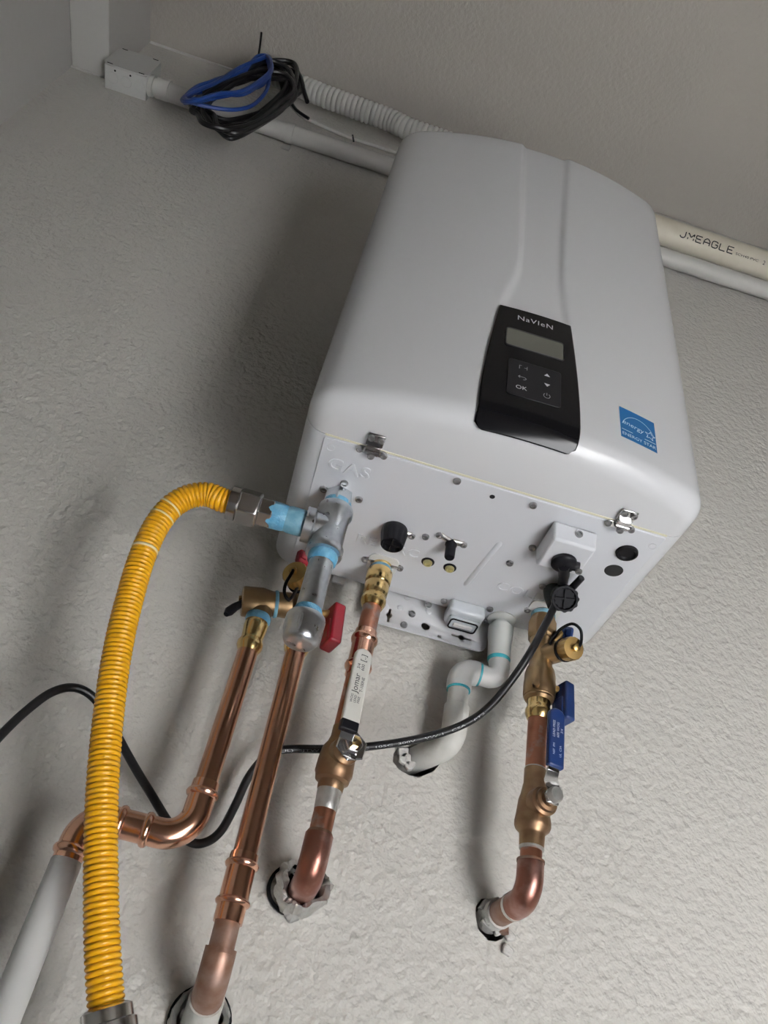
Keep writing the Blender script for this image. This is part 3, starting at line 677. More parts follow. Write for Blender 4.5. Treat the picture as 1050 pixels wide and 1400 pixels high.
# lever: cranked steel strap with a moulded grip
def lever(v, root, pts, wd, th, grip, gripcol, wdir, n_grip=2):
    """root strap through pts, grip between grip[0] and grip[1]"""
    pts = [V(p) for p in pts]; mb = MB(); wv = V(wdir).normalized()
    vs = []; nn_ = []
    for i, p in enumerate(pts):
        t = (pts[min(i + 1, len(pts) - 1)] - pts[max(i - 1, 0)]).normalized(); wx = (wv - t * wv.dot(t)).normalized(); nn = t.cross(wx)
        vs.append([p + wx * wd / 2 + nn * th / 2, p - wx * wd / 2 + nn * th / 2, p - wx * wd / 2 - nn * th / 2, p + wx * wd / 2 - nn * th / 2])
    mb.rings(vs); strap = mb.build('lever', M['chrome'], v, bevel=.0004)
    a, b = V(grip[0]), V(grip[1]); t = (b - a).normalized(); wx = (wv - t * wv.dot(t)).normalized(); nn = t.cross(wx)
    if nn.dot(CAM - a) < 0: nn = -nn
    Lg = (b - a).length; wg = grip[2]
    poly = [(-wg / 2, 0), (wg / 2, 0)] + [(wg / 2 * math.cos(math.radians(k)) if True else 0, Lg - wg * .42 + wg * .42 * math.sin(math.radians(k))) for k in range(0, 181, 15)]
    o_ = a - nn * .0035
    vv = [o_ + wx * x + t * y for x, y in poly]; ww = [p + nn * .0075 for p in vv]; n2 = len(poly)
    g_ = MB().add(vv + ww, [tuple(range(n2)), tuple(range(n2, 2 * n2))] + [(i, (i + 1) % n2, n2 + (i + 1) % n2, n2 + i) for i in range(n2)]).build('lever_grip', M[gripcol], v, bevel=.0022, segs=3)
    return strap, g_, (a - nn * .0035 + nn * .00755, wx, t, Lg)
g0, g1 = at_y(758, 1050, .128), at_y(760.5, 970, .128)
pts = [tip + V((0, 0, -.008)), tip + V((0, 0, .004)), tip + V((.001, 0, .009)), at_y(753, 1066, .136), at_y(756, 1054, .128), g0.lerp(g1, .2)]
strap, grip, (go, gx_, gt_, gl) = lever(bv, None, pts, .0135, .0028, (g0, g1, .0190), 'blue', (1, .22, 0))
hexnut(sc, sd, .0098, .034, .0385).build('lever_nut', M['steel'], bv, bevel=.0008)
MB().lathe([(.0082, .038), (.0082, .043), (.0066, .0455), (.002, .046)], sc, sd, 22).build('stem_cap', M['solder'], bv)
# print on the blue grip: reads upwards
if gx_.x < 0: gx_ = -gx_
pr = [shift(text_mesh('WATTS', .0042), gl * .60, .0046), shift(text_mesh('LFFBV-3', .0030), gl * .60, .0008), shift(text_mesh('600WOG', .0030), gl * .56, -.0030), shift(text_mesh('3/4', .0038), gl * .26, .0035), shift(text_mesh('NSF', .0036), gl * .30, -.0030), shift(text_mesh('UL FM', .0032), gl * .17, .0003)]
pr = [shift(text_mesh('LEAD FREE', .0040), gl * .62, .0045), shift(text_mesh('600 WOG', .0040), gl * .62, -.0005), shift(text_mesh('3/4', .0042), gl * .62, -.0052), shift(text_mesh('NSF  FM', .0036), gl * .28, .0040), shift(text_mesh('UL  CSA', .0036), gl * .27, -.0040)]
nrm_ = (gt_.cross(-gx_)); 
sgn = 1 if nrm_.dot(CAM - go) > 0 else -1
mapped(pr, lambda x, y, z=0: go + gt_ * x - gx_ * y + (CAM - go).normalized() * .0003).build('grip_print', M['white_print'], grip)

# ---- recirculation line
RA = at_y(522, 772, .188); RB = at_y(441.5, 1121, .190)
rec = thing('recirculation_pipe', 'copper recirculation pipe with press coupling entering the foil wrapped hole', 'pipe', hole_rec)
rowlathe(RA, RB, [(768, 14.0), (770, 15.0), (779, 14.6), (781, 13.5)], n=28).build('brass_outlet', M['brass_bright'], rec)
rowlathe(RA, RB, [(777, 14.8), (779, 16.0), (782, 16.0), (784, 15)]).build('sealant_ring', M['sealant_dark'], rec)
rowlathe(RA, RB, [(781, 16), (784, 18.0), (797, 17.5), (799, 16.0), (801, 17.2), (813, 16.6), (815, 15.0), (817, 15.2), (819, 17.2), (824, 17.6), (828, 15.5), (831, 14)], n=32).build('press_adapter', M['brass_bright'], rec)
rowlathe(RA, RB, [(826, .0111), (1002, .0111)], px=False).build('pipe', M['copper_old'], rec)
press(RA, RB, 864, 925, (875, 912)).build('press_coupling', M['copper_new'], rec)
rowlathe(RA, RB, [(1092, .0111), (1150, .0111)], px=False).build('pipe', M['copper_old'], rec)
rowlathe(RA, RB, [(1080, 17.2), (1082, 17.0), (1098, 16.2), (1108, 15.8), (1111, 14.2)], n=30).build('solder_sleeve', M['solder'], rec)
rowlathe(RA, RB, [(1137, .0117), (1139, .0126), (1142, .0126), (1144, .0117)], px=False).build('joint_ring', M['copper_dull'], rec)
etop = on_row(RA, RB, 1142); pz = at_y(423, 1192, .178).z; eb = RB + (RB - RA) * ((pz - RB.z) / (RB.z - RA.z)); wallp = V((hole_rec.x, YW + .05, pz))
ar = bend(etop, eb, wallp, .020, 10)
MB().tube([etop, etop.lerp(ar[0], .7)] + ar + [ar[-1].lerp(wallp, .15), wallp], .0138, 24).build('elbow', M['copper_flux'], rec)
# foil wrapped insulation sleeve around the hole
foil = thing('foil_insulation', 'crumpled silver foil insulation sleeve poking out around the recirculation pipe', 'insulation', hole_rec)
rd = random.Random(4); ringsA = []
ax0 = V((hole_rec.x - .001, YW + .03, pz + .008)); N_ = 64
def crumple(t_, a, base_):
    return base_ + .0022 * math.sin(3 * a + 5 * t_) + .0016 * math.sin(7 * a - 9 * t_) + rd.uniform(-.0005, .0005)
prof = [(0, .0215), (.025, .0215), (.033, .0245), (.044, .0255), (.056, .0250), (.066, .0255), (.074, .0238), (.071, .0195), (.056, .0170), (.03, .0165)]
for s, r in prof:
    ring = []
    for i in range(N_):
        a = 2 * math.pi * i / N_; up = max(0.0, math.sin(a)); rr_ = crumple(s * 40, a, r)
        lift = s * (1 - .55 * up) if s > .03 else s
        ring.append(ax0 + V((math.cos(a) * rr_, -lift - (rd.uniform(-.002, .002) if s > .04 else 0), math.sin(a) * rr_ * 1.12)))
    ringsA.append(ring)
MB().rings(ringsA, caps=False).build('foil_sleeve', M['foil'], foil, sharp=25)
MB().lathe([(.0200, -.001), (.0240, .0), (.0240, .004), (.0205, .005), (.0200, -.001)], (hole_rec.x - .010, YW, hole_rec.z - .010), (0, -1, 0), 30).build('pipe_grommet', M['black_rubber'], foil)
bvr = thing('ball_valve', 'bronze ball valve with white lever on the recirculation pipe', 'valve', on_row(RA, RB, 1040), 'quarter turn ball valves')
rowlathe(RA, RB, [(994, 13), (996, 15.2), (1010, 15.5), (1018, 18.0), (1026, 23), (1036, 25), (1050, 26), (1058, 26.3), (1060, 25), (1068, 23.5), (1071, 18.5), (1080, 18.0), (1083, 16)], n=32).build('valve_body', M['bronze_old'], bvr)
sc = on_row(RA, RB, 1036); sd = V((.22, -1, .03)).normalized()
MB().lathe([(.0150, .010), (.0145, .022), (.0110, .025), (.0100, .033)], sc, sd, 28).build('stem_housing', M['bronze_old'], bvr)
tip = at_y(466, 1020, .148); tip = sc + sd * .036
g0, g1 = at_y(478, 988, .130), at_y(498, 889, .130)
pts = [tip + V((-.001, 0, -.014)), tip + V((0, 0, .006)), at_y(473, 1009, .136), at_y(477, 996, .130), g0.lerp(g1, .2)]
strap, grip, (go, gx_, gt_, gl) = lever(bvr, None, pts, .0145, .0028, (g0, g1, .0190), 'white_grip', (1, .2, -.2))
# black band where the grip's coating ends
p, q = at_y(475.2, 1000, .1295), at_y(478.2, 986, .1295)
t = (q - p).normalized(); wx = gx_
MB().box((p + q) / 2 + (CAM - p).normalized() * .001, (.0188, (q - p).length, .0078), Matrix((wx, t, wx.cross(t))).transposed()).build('grip_band', M['black_plastic'], bvr, bevel=.0015)
u, v, _ = frame(sd)
hexnut(sc, sd, .0175, .0335, .0365, .4).build('stop_plate', M['chrome'], bvr, bevel=.0006)
hexnut(sc, sd, .0102, .0365, .0425).build('lever_nut', M['chrome'], bvr, bevel=.0008)
MB().lathe([(.0058, .042), (.0058, .047), (.0045, .0475)], sc, sd, 6).build('stem', M['brass_bright'], bvr)
if gx_.x < 0: gx_ = -gx_
pr = [shift(text_mesh('Jomar', .0090), gl * .50, .0028), shift(text_mesh('T-100NE', .0046), gl * .50, -.0040), shift(text_mesh('3/4', .0050), gl * .73, .0034), shift(text_mesh('600', .0050), gl * .73, -.0012), shift(text_mesh('[..]', .0080), gl * .86, .0000),
      shift(text_mesh('WOG', .0036), gl * .29, .0044), shift(text_mesh('LEAD', .0036), gl * .29, .0006), shift(text_mesh('FREE', .0036), gl * .29, -.0032)]
mapped(pr, lambda x, y, z=0: go + gt_ * x - gx_ * y + (CAM - go).normalized() * .0003).build('grip_print', M['black_print'], grip)

# ---- hot side
HA = at_y(439, 752, .180); HA.z = min(HA.z, ZP); HB = at_y(353.7, 1092, .180)
hot = thing('isolation_valve', 'bronze hot water isolation valve with red handles, half hidden behind the gas drip leg', 'valve', HA, 'isolation valves under the heater')
rowlathe(HA, HB, [(753, 15.5), (762, 16), (765, 19.5), (782, 19.5), (786, 16), (800, 16.0), (806, 19), (814, 20.5), (846, 21.5), (852, 20), (855, 17)], n=32).build('valve_body', M['bronze'], hot)
rowlathe(HA, HB, [(852, 16.5), (868, 15.6), (876, 15.8), (879, 17.8), (885, 18.0), (888, 17), (892, 15.5), (894, 14)]).build('press_end', M['brass_bright'], hot)
p = on_row(HA, HB, 790); q = at_y(402, 782, .140)
drain_branch(hot, p, q, V((-0.49, -0.87, -0.12)), .0150, [at_y(400, 782, .131), at_y(391, 797, .132), at_y(389, 811, .138), at_y(395, 820, .144), at_y(402, 812, .148), at_y(408, 800, .152)], hot)
paddle(hot, at_y(421, 768, .158), at_y(407, 759, .150), (0, 0, 1), None, .017, .010, 'red', at_y(424, 775, .168), 'drain_handle')
paddle(hot, at_y(459, 832, .175), at_y(451, 884, .170), (.35, -1, 0), None, .026, .015, 'red', on_row(HA, HB, 838), 'handle')
hotpipe = thing('hot_water_pipe', 'long copper hot water pipe with press coupling, middle of the lower left pipes', 'pipe', hole_hot)
rowlathe(HA, HB, [(888, .0111), (1180, .0111)], px=False).build('pipe', M['copper'], hotpipe)
press(HA, HB, 1168, 1262, (1183, 1234)).build('press_coupling', M['copper_new'], hotpipe)
rowlathe(HA, HB, [(1255, .0111), (1312, .0111)], px=False).build('pipe', M['copper_dull'], hotpipe)
rowlathe(HA, HB, [(1302, .0114), (1304, .0118), (1309, .0118)], px=False).build('solder_ring', M['solder'], hotpipe)
etop = on_row(HA, HB, 1306); e45 = on_row(HA, HB, 1336)
wallp = V((hole_hot.x, YW + .05, at_y(276, 1392, YW).z - .028))
ar = bend(etop, e45, wallp, .03, 8)
MB().tube([etop, etop.lerp(ar[0], .6)] + ar + [ar[-1].lerp(wallp, .15)], .0136, 24).build('elbow', M['copper_dull'], hotpipe)
s_ = ar[-1].lerp(wallp, .10)
MB().tube([s_, s_.lerp(wallp, .35), wallp], [.0152, .0158, .0158], 24).build('pipe_sleeve', M['pvc_dusty'], hotpipe)
rd = random.Random(9); RG = []
for s, r in ((-.03, .0255), (.004, .0270), (.010, .0250), (.006, .0205), (-.02, .0190)):
    RG.append([V((hole_hot.x + (r + rd.uniform(-.0012, .0012)) * math.cos(2 * math.pi * i / 36), YW - s + rd.uniform(-.001, .001), hole_hot.z + 1.05 * (r + rd.uniform(-.0012, .0012)) * math.sin(2 * math.pi * i / 36))) for i in range(36)])
ins = MB().rings(RG, caps=False).build('foil_insulation', M['foil'], None, sharp=25); tag(ins, 'crumpled insulation ring in the wall hole of the hot pipe at the bottom edge', 'insulation')
MB().lathe([(.0268, -.004), (.0288, .0), (.0288, .004), (.0266, .005)], (hole_hot.x, YW, hole_hot.z), (0, -1, 0), 30, caps=False).build('pipe_grommet', M['black_rubber'], ins)

# ---- relief valve and its discharge pipe
YR = .180
TA = at_y(355.5, 838, YR); TB = at_y(305.7, 995, YR)
TB = V((TA.x * .0 + at_y(305.7, 995, YR).x, YR, TB.z))
rv = thing('relief_valve', 'brass pressure relief valve with black test lever left of the gas drip leg', 'valve', TA)
c0 = at_y(331, 822, YR); c1 = at_y(398, 828, YR)
dx = (c1 - c0).normalized(); Lr = (c1 - c0).length
MB().lathe([(.0120, -.001), (.0165, 0), (.0175, .002), (.0175, .022), (.0165, .026), (.0145, .034), (.0145, Lr - .012), (.0152, Lr - .008), (.0152, Lr)], c0, dx, 32).build('valve_body', M['bronze'], rv)
MB().lathe([(.0152, .036), (.0158, .037), (.0158, .039), (.0150, .040)], c0, dx, 30).build('sealant_ring', M['sealant_dark'], rv)
rowlathe(TA, TB, [(826, 16), (838, 16.5), (844, 15.0), (850, 14)], n=30).build('outlet', M['bronze'], rv)
rowlathe(TA, TB, [(842, 15.5), (844, 17.4), (849, 17.4), (852, 15.5)], n=30).build('sealant_ring', M['sealant'], rv)
lp = at_y(328, 824, YR - .004)
MB().tube([lp + dx * .003, at_y(321, 830, YR - .006), at_y(313, 836, YR - .008), at_y(309, 840, YR - .010)], [.0040, .0050, .0055, .0030], 12).build('test_lever', M['black_plastic'], rv)
MB().lathe([(.006, -.004), (.0068, 0), (.0068, .003)], c0, dx, 18).build('stem_guide', M['brass_bright'], rv)
relief = thing('relief_discharge_pipe', 'copper relief discharge pipe with press elbows turning left behind the yellow hose', 'pipe', TB)
rowlathe(TA, TB, [(850, 14.5), (852, 16.0), (858, 16.4), (866, 15.6), (873, 15.0), (876, 15.4), (880, 17.8), (885, 17.8), (889, 15.5), (892, 14)], n=30).build('press_adapter', M['brass_bright'], relief)
rowlathe(TA, TB, [(886, .0111), (1092, .0111)], px=False).build('pipe', M['copper'], relief)
press(TA, TB, 1070, 1104, (1086,)).build('press_ring', M['copper_new'], relief)
E0 = on_row(TA, TB, 1096)
H1 = at_y(247, 1146, YR); zl = H1.z
ec = TA + (TB - TA) * ((zl - TA.z) / (TB.z - TA.z))
x2 = at_y(98, 1160, YR).x
left = V((x2, YR, zl - .000))
ar = bend(E0, ec, left, .026, 12)
el = MB().tube([E0, E0.lerp(ar[0], .6)] + ar + [ar[-1].lerp(left, .1)], .0132, 24); el.build('elbow', M['copper_new'], relief)
hd = (left - ec).normalized(); s0 = ar[-1]
Lh = (left - s0).length
def ringat(t): return [(.0130, t - .005), (.0131, t - .004), (.0150, t - .0025), (.0158, t), (.0150, t + .0025), (.0131, t + .004)]
MB().lathe([(.0130, 0)] + ringat(.012) + ringat(.036) + [(.0128, .046), (.0111, .047), (.0111, Lh - .028)], s0, hd, 28).build('press_coupling', M['copper_new'], relief)
dn = V((left.x + .002, YR + .0, zl - .32))
ar2 = bend(s0, left, dn, .024, 12)
MB().tube([ar2[0].lerp(s0, .28)] + ar2 + [ar2[-1].lerp(dn, .02)], .0132, 24).build('elbow', M['copper_new'], relief)
d2 = (dn - left).normalized(); o2 = ar2[-1]
MB().lathe([(.0130, 0)] + ringat(.008) + [(.0128, .016), (.0125, .017)], o2, d2, 28).build('press_ring', M['copper_new'], relief)
low = V((dn.x + .006, YR + .02, ZF + .06))
MB().tube([o2 + d2 * .014, o2 + d2 * .018, low], [.0120, .0134, .0134], 24).build('drop_pipe', M['pvc'], relief)
lab(relief.children[-1], 'white plastic drop pipe')

# ---- condensate drain
YC = .234
cond = thing('condensate_drain', 'white plastic condensate drain with two elbows and teal glue rings', 'pipe', hole_cond)
KA = at_y(685.5, 846, YC); KB = at_y(681, 914, YC); KA.z = min(KA.z, ZP)
rowlathe(KA, KB, [(846, 11.5), (864, 12.0)]).build('drain_stub', M['pvc_stub'], cond)
rowlathe(KA, KB, [(857, 15.0), (859, 17.0), (874, 17.0), (878, 16.0), (901, 15.6), (904, 15.0)], n=30).build('coupling', M['pvc_stub'], cond)
rowlathe(KA, KB, [(900, 14.8), (901.5, 16.0), (904, 15.6), (905.5, 14.4)], n=30).build('glue_ring', M['teal'], cond)
k2 = at_y(684, 937, YC); k3 = at_y(630, 913, YC); k3.z = k2.z = (k2.z + k3.z) / 2 + .002
k1 = on_row(KA, KB, 902)
rp = .0132
a1 = bend(k1, k2, k3, .015, 8)
MB().tube([k1] + a1 + [a1[-1].lerp(k3, .35)], rp, 22).build('elbow', M['pvc'], cond)
k4 = at_y(622, 966, YC)
k4 = V((k3.x - .000, YC, at_y(622, 966, YC).z))
a2 = bend(k2, k3, k4, .016, 8)
gl0 = a2[0].lerp(a1[-1], .30)
MB().tube([gl0] + a2 + [V((k3.x, YC, at_y(626, 942, YC).z))], .0152, 24).build('elbow', M['pvc'], cond)
MB().tube([gl0 + V((.0006, 0, 0)), gl0 + V((.0030, 0, 0))], .0146, 24).build('glue_ring', M['teal'], cond)
gz = at_y(626, 942, YC).z
MB().tube([V((k3.x, YC, gz + .0010)), V((k3.x, YC, gz - .0022))], .0144, 24).build('glue_ring', M['teal'], cond)
k5 = V((k3.x, YC, hole_cond.z + .012)); k6 = V((hole_cond.x - .008, YW + .04, hole_cond.z + .006))
MB().tube([V((k3.x, YC, gz)), V((k3.x, YC, gz - .03))], .0125, 22).build('pipe', M['pvc_dusty'], cond)
a3 = bend(V((k3.x, YC, gz)), k5, k6, .022, 10)
MB().tube([V((k3.x, YC, gz - .022)), V((k3.x, YC, gz - .0235))] + a3 + [a3[-1].lerp(k6, .3), k6], [.0130, .0148] + [.0150] * (len(a3) + 2), 24).build('wall_elbow', M['pvc_dusty'], cond)

# ---- power cord
cord = thing('power_cord', 'black power cord plugged into the heater and looping left behind the pipes', 'cord', at_z(774, 770, -.03))
pc_ = at_z(771, 768, -.0265)
pl = MB().lathe([(.0142, -.001), (.0145, .004), (.0125, .0062), (.0085, .007)], pc_, (0, 0, -1), 28).build('plug', M['black_plastic'], cord)
ea = at_z(791, 773, -.0265)
MB().tube([pc_ + V((0, 0, -.0022)), ea + V((0, 0, -.0022))], .0058, 14).build('plug_ear', M['black_plastic'], cord)
screw(ea + V((0, 0, -.0078)), (0, 0, -1), .0040, cord)
c_a = pc_ + V((0, 0, -.006)); c_b = at_y(769, 800, .125)
MB().tube(spline([c_a, pc_.lerp(c_b, .5) + V((0, -.002, -.004)), c_b], 6), [.0066] * 7 + [.006] * 5 + [.0055], 14).build('strain_relief', M['black_plastic'], cord)
cp = [at_y(*q) for q in ((769, 796, .125), (760, 824, .130), (746, 853, .134), (726, 890, .140), (703, 925, .155), (672, 963, .180), (642, 986, .196), (600, 1003, .208), (545, 1015, .218), (490, 1022, .226), (440, 1024, .230), (388, 1025, .232), (362, 1036, .236), (340, 1062, .240), (322, 1100, .243), (302, 1136, .244), (280, 1152, .244), (258, 1150, .244), (232, 1126, .244), (205, 1083, .243), (182, 1045, .240), (160, 1005, .234), (138, 966, .222), (118, 946, .212), (95, 940, .205), (68, 948, .200), (38, 970, .196), (8, 998, .192), (-30, 1040, .188), (-70, 1090, .182))]
cp += [V((-.66, .20, -.50)), V((-.76, .19, -.66)), V((-.84, .18, -.90)), V((-.88, .16, -1.15)), V((-.89, .10, ZF + .03)), V((-.88, -.05, ZF + .0055)), V((-.80, -.30, ZF + .0055))]
cs = spline(cp, 8)
MB().tube(cs, .0045, 14).build('cable', M['black_cable'], cord)
# white lettering along the cord
acc = 0; line = text_mesh('(UL)  SJTW  18AWG  3C  105C  300V    VW-1   CSA    FT2', .0034)
idx0 = 8 * 5 + 3
L_ = [0.0]
seg = cs[idx0:idx0 + 48]
for a, b in zip(seg, seg[1:]): L_.append(L_[-1] + (b - a).length)
mnx = min(v[0] for v in line[0]); mxx = max(v[0] for v in line[0])
def oncord(x, y, z=0):
    s = L_[-1] * (1 - (x - mnx) / (mxx - mnx)); k = 0
    while k < len(L_) - 2 and L_[k + 1] < s: k += 1
    t_ = (s - L_[k]) / (L_[k + 1] - L_[k]); p = seg[k].lerp(seg[k + 1], t_); tg = (seg[k + 1] - seg[k]).normalized()
    nn = (CAM - p); nn = (nn - tg * nn.dot(tg)).normalized(); up = tg.cross(nn); up = up if up.z > 0 else -up
    a = y / .0045 - .35; return p + (nn * math.cos(a) + up * math.sin(a)) * .00468
mapped([line], oncord).build('cable_print', M['grey_print'], cord)

# ------------------------------------------------------------------ along the top of the wall
# electrical box
bx0, bx1, bz0, bz1, by = -.898, -.800, 1.140, 1.238, .216
jb = thing('junction_box', 'grey painted square electrical box in the upper left corner', 'electrical box', ((bx0 + bx1) / 2, YW, bz0))
MB().box(((bx0 + bx1) / 2, (by + YW) / 2 + .001, (bz0 + bz1) / 2), (bx1 - bx0 - .004, YW - by - .002, bz1 - bz0 - .004)).build('box_body', M['painted_box'], jb, bevel=.002)
ch = .012
MB().prism([(bx0 + ch, bz0), (bx1 - ch, bz0), (bx1, bz0 + ch * .6), (bx1, bz1 - ch), (bx1 - ch, bz1), (bx0 + ch, bz1), (bx0, bz1 - ch), (bx0, bz0 + ch * .6)], (0, by + .001, 0), (1, 0, 0), (0, 0, 1), .0022).build('cover_plate', M['painted_box'], jb, bevel=.0006)
for k in range(3):
    MB().lathe([(.0125, 0), (.0122, .0012), (.0106, .0014), (.0102, .0008)], (bx0 + .020 + k * .030, .243, bz0 + .002), (0, 0, -1), 24).build('knockout', M['painted_box'], jb)
for x_ in (bx0 + .026, bx0 + .060):
    MB().lathe([(.0022, 0), (.0020, .0006)], (x_, by + .010, bz0 + .002), (0, 0, -1), 12).build('screw_hole', M['dark'], jb)
for x_, z_ in ((bx0 + .014, bz0 + .004), (bx1 - .014, bz0 + .004), (bx0 + .014, bz1 - .006), (bx1 - .014, bz1 - .006)):
    MB().box((x_, by - .0015, z_), (.012, .0012, .0018)).build('corner_slot', M['dark'], jb)
# conduit from the box along the wall, behind the heater
zc_, yc_, rc_ = 1.166, .2475, .0205
cdt = thing('conduit_pipe', 'grey painted conduit running from the electrical box along the wall, straight and lowest', 'conduit', (-.4, yc_, zc_))
MB().lathe([(.0160, 0), (.0225, .001), (.0225, .010), (.0180, .011), (.0180, .016), (.0222, .017), (.0222, .045), (.0205, .046)], (bx1 - .003, yc_ - .004, zc_), (1, 0, 0), 24).build('box_connector', M['painted_pipe'], cdt)
MB().tube([(bx1 + .03, yc_ - .003, zc_), (-.60, yc_, zc_), (.2, yc_, zc_), (1.6, yc_, zc_ + .005)], rc_, 24).build('pipe', M['painted_pipe'], cdt)
cx = at_y(390, 186, .23).x
MB().lathe([(rc_ + .0003, -.009), (rc_ + .0022, -.0085), (rc_ + .0022, .0085), (rc_ + .0003, .009)], (cx, yc_, zc_), (1, 0, 0), 28, caps=False).box((cx, YW - .002, zc_ - rc_ - .008), (.018, .004, .018)).box((cx, YW - .002, zc_ + rc_ + .006), (.018, .004, .014)).build('strap', M['painted_pipe'], cdt)
# the corrugated flexible conduit above it and the painted pipe it joins
fx = [at_y(*q) for q in ((370, 100, .222), (430, 126, .215), (480, 145, .212), (530, 163, .210), (562, 178, .208))]
fx += [fx[-1] + V((.10, -.004, -.012)), fx[-1] + V((.19, -.008, -.028))]
pp, rs = corrugated(spline(fx, 14), .0262, .0036, .0120, sub=6)
flex = MB().tube(pp, rs, 28).build('flexible_conduit', M['flex_pipe'], None, sharp=80); tag(flex, 'pale corrugated flexible conduit running behind the top of the heater', 'conduit')
# white vent pipe on the right
vz, vy, vr = 1.2190, .2180, .0345
vent = thing('vent_pipe', 'cream plastic pipe with black factory lettering, right of the heater', 'pipe', (.9, vy, vz))
MB().tube([(.12, vy, vz - .004), (.45, vy, vz), (1.8, vy, vz + .012)], vr, 36).build('pipe', M['pvc_cream'], vent)
p = at_y(966, 338, vy - vr * .9)
def onvent(x, y, z=0):
    a = math.radians(-38) + (y) / vr; return V((p.x + x, vy - (vr + .0004) * math.cos(a), vz + (vr + .0004) * math.sin(a)))
def vang(px, py):     # angle on the pipe where the pixel's ray meets it
    r = ray(px, py).normalized(); o = CAM - V((0, vy, vz)); A_ = r.y ** 2 + r.z ** 2; B_ = o.y * r.y + o.z * r.z; C_ = o.y ** 2 + o.z ** 2 - vr * vr
    D_ = B_ * B_ - A_ * C_; t = (-B_ - math.sqrt(max(D_, 0))) / A_; q = CAM + r * t; return q.x, math.atan2(q.z - vz, -(q.y - vy))
x0, a0 = vang(930, 320); x1, a1_ = vang(1003, 342)
LET = {'J': [[(.9, 1), (.9, .25), (.7, 0), (.25, 0), (0, .25)]], 'M': [[(0, 0), (0, 1), (.5, .4), (1, 1), (1, 0)]], 'E': [[(1, 1), (0, 1), (0, 0), (1, 0)], [(0, .5), (.8, .5)]],
       'A': [[(0, 0), (0, .65), (.35, 1), (.65, 1), (1, .65), (1, 0)], [(0, .4), (1, .4)]], 'G': [[(1, .8), (.8, 1), (.2, 1), (0, .8), (0, .2), (.2, 0), (.8, 0), (1, .2), (1, .5), (.55, .5)]], 'L': [[(0, 1), (0, 0), (1, 0)]]}
def block(word, x0_, x1_, h, wd):
    adv = (x1_ - x0_) / (len(word) - .28); cw = adv * .72
    for i, ch_ in enumerate(word):
        out_ = []
        for ln in LET[ch_]: out_ += stroke([(x0_ + i * adv + q[0] * cw, (q[1] - .5) * h) for q in ln], wd)
        yield out_
def onv(x, y, z=0): return V((x, vy - (vr + .0004) * math.cos((a0 + a1_) / 2 + y / vr), vz + (vr + .0004) * math.sin((a0 + a1_) / 2 + y / vr)))
parts = []
for out_ in block('JMEAGLE', x0, x1, .0145, .0026): parts += out_
x2_, _ = vang(1007, 343); x3, _ = vang(1038, 353)
t2 = text_mesh('SCH40 PVC', .0075); mn = min(v[0] for v in t2[0]); mx_ = max(v[0] for v in t2[0])
parts.append(([(x2_ + (x - mn) / (mx_ - mn) * (x3 - x2_), y - .004, 0) for x, y, z in t2[0]], t2[1]))
x4, _ = vang(1046, 355); parts.append(shift(text_mesh('2', .013), x4, -.004))
mapped(parts, onv).build('pipe_print', M['black_print'], vent)
# thin white cable from the coil to the heater
wc = MB().tube(spline([at_y(*q) for q in ((395, 140, .205), (412, 158, .204), (440, 172, .204), (478, 188, .204), (512, 199, .204), (548, 211, .204), (590, 226, .206))], 8), .0042, 10).build('white_cable', M['painted_pipe']); tag(wc, 'thin white cable hanging between the dark coil and the heater', 'cable')
mbk = MB().tube([at_y(*q) for q in ((482, 185, .201), (483.5, 193, .201))], .0022, 8).build('cable_tie', M['black_cable'], wc)
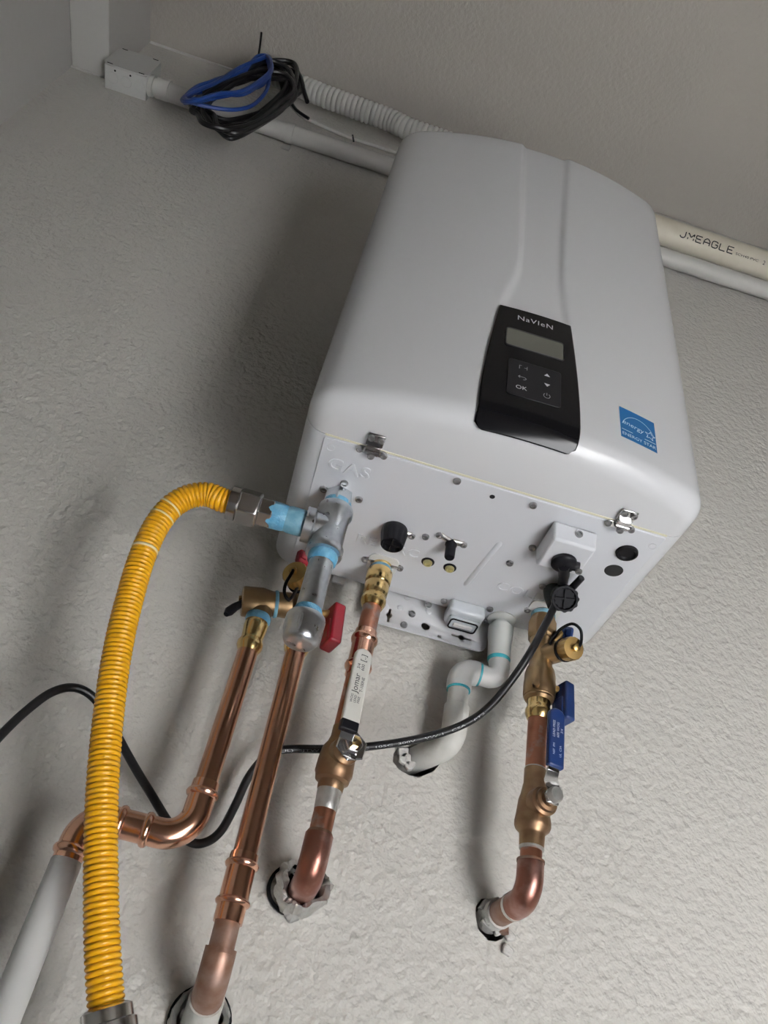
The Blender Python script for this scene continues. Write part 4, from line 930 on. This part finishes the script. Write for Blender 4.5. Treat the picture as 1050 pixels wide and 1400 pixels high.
# coil of black cable and the blue wire tied round it
coil = thing('cable_coil', 'coil of black cable hung on the conduit under the ceiling', 'cable', at_y(335, 135, .2))
rd = random.Random(21)
ctrlp = [(262, 146), (290, 116), (330, 98), (368, 86), (398, 96), (408, 120), (390, 146), (352, 170), (312, 184), (282, 178), (268, 164)]
for k in range(12):
    ox, oy = rd.uniform(-5, 7), rd.uniform(-6, 5); sx, sy = rd.uniform(.72, 1.04), rd.uniform(.55, 1.04)
    yb = .148 + k * .0056
    pts = []
    for i, (x, y) in enumerate(ctrlp):
        X, Y = 338 + (x - 338) * sx + ox + rd.uniform(-4, 4), 136 + (y - 136) * sy + oy + rd.uniform(-4, 4)
        pts.append(at_y(X, Y, yb + .004 * math.sin(i * 1.3 + k)))
    MB().tube(spline(pts, 7, True), .0052, 9, closed=True).build('cable_loop', M['black_cable'], coil)
MB().tube(spline([at_y(*q) for q in ((372, 92, .19), (395, 86, .185), (410, 104, .18), (416, 126, .178), (420, 139, .178))], 8), .0050, 9).build('cable_end', M['black_cable'], coil)
MB().tube(spline([at_y(*q) for q in ((352, 84, .165), (355, 66, .160), (357.5, 45, .155))], 8), .0024, 8).build('cable_tail', M['black_cable'], coil)
MB().tube(spline([at_y(*q) for q in ((395, 135, .200), (405, 150, .198), (422, 162, .198))], 8), .0036, 8).build('cable_end', M['black_cable'], coil)
bw = thing('blue_wire_coil', 'hank of blue wire looped around the black cable coil', 'wire', at_y(300, 130, .13))
bl = [(252, 136), (270, 122), (296, 110), (330, 96), (354, 80), (366, 78), (369, 96), (356, 112), (330, 124), (296, 132), (268, 138)]
for k in range(5):
    pts = []
    for i, (x, y) in enumerate(bl):
        X, Y = x + rd.uniform(-3, 3), y + rd.uniform(-4, 4) + k * .6
        pts.append(at_y(X, Y, .122 + k * .004 + .02 * math.sin(i * .5)))
    MB().tube(spline(pts, 7, True), .0042, 8, closed=True).build('wire_loop', M['blue_wire'], bw)
for q in (((262, 140, .126), (285, 146, .128), (318, 150, .130), (345, 144, .132), (364, 124, .134), (369, 100, .134)), ((256, 138, .13), (252, 133, .133), (262, 128, .136), (275, 126, .138))):
    MB().tube(spline([at_y(*p) for p in q], 8), .0040, 8).build('wire_strand', M['blue_wire'], bw)
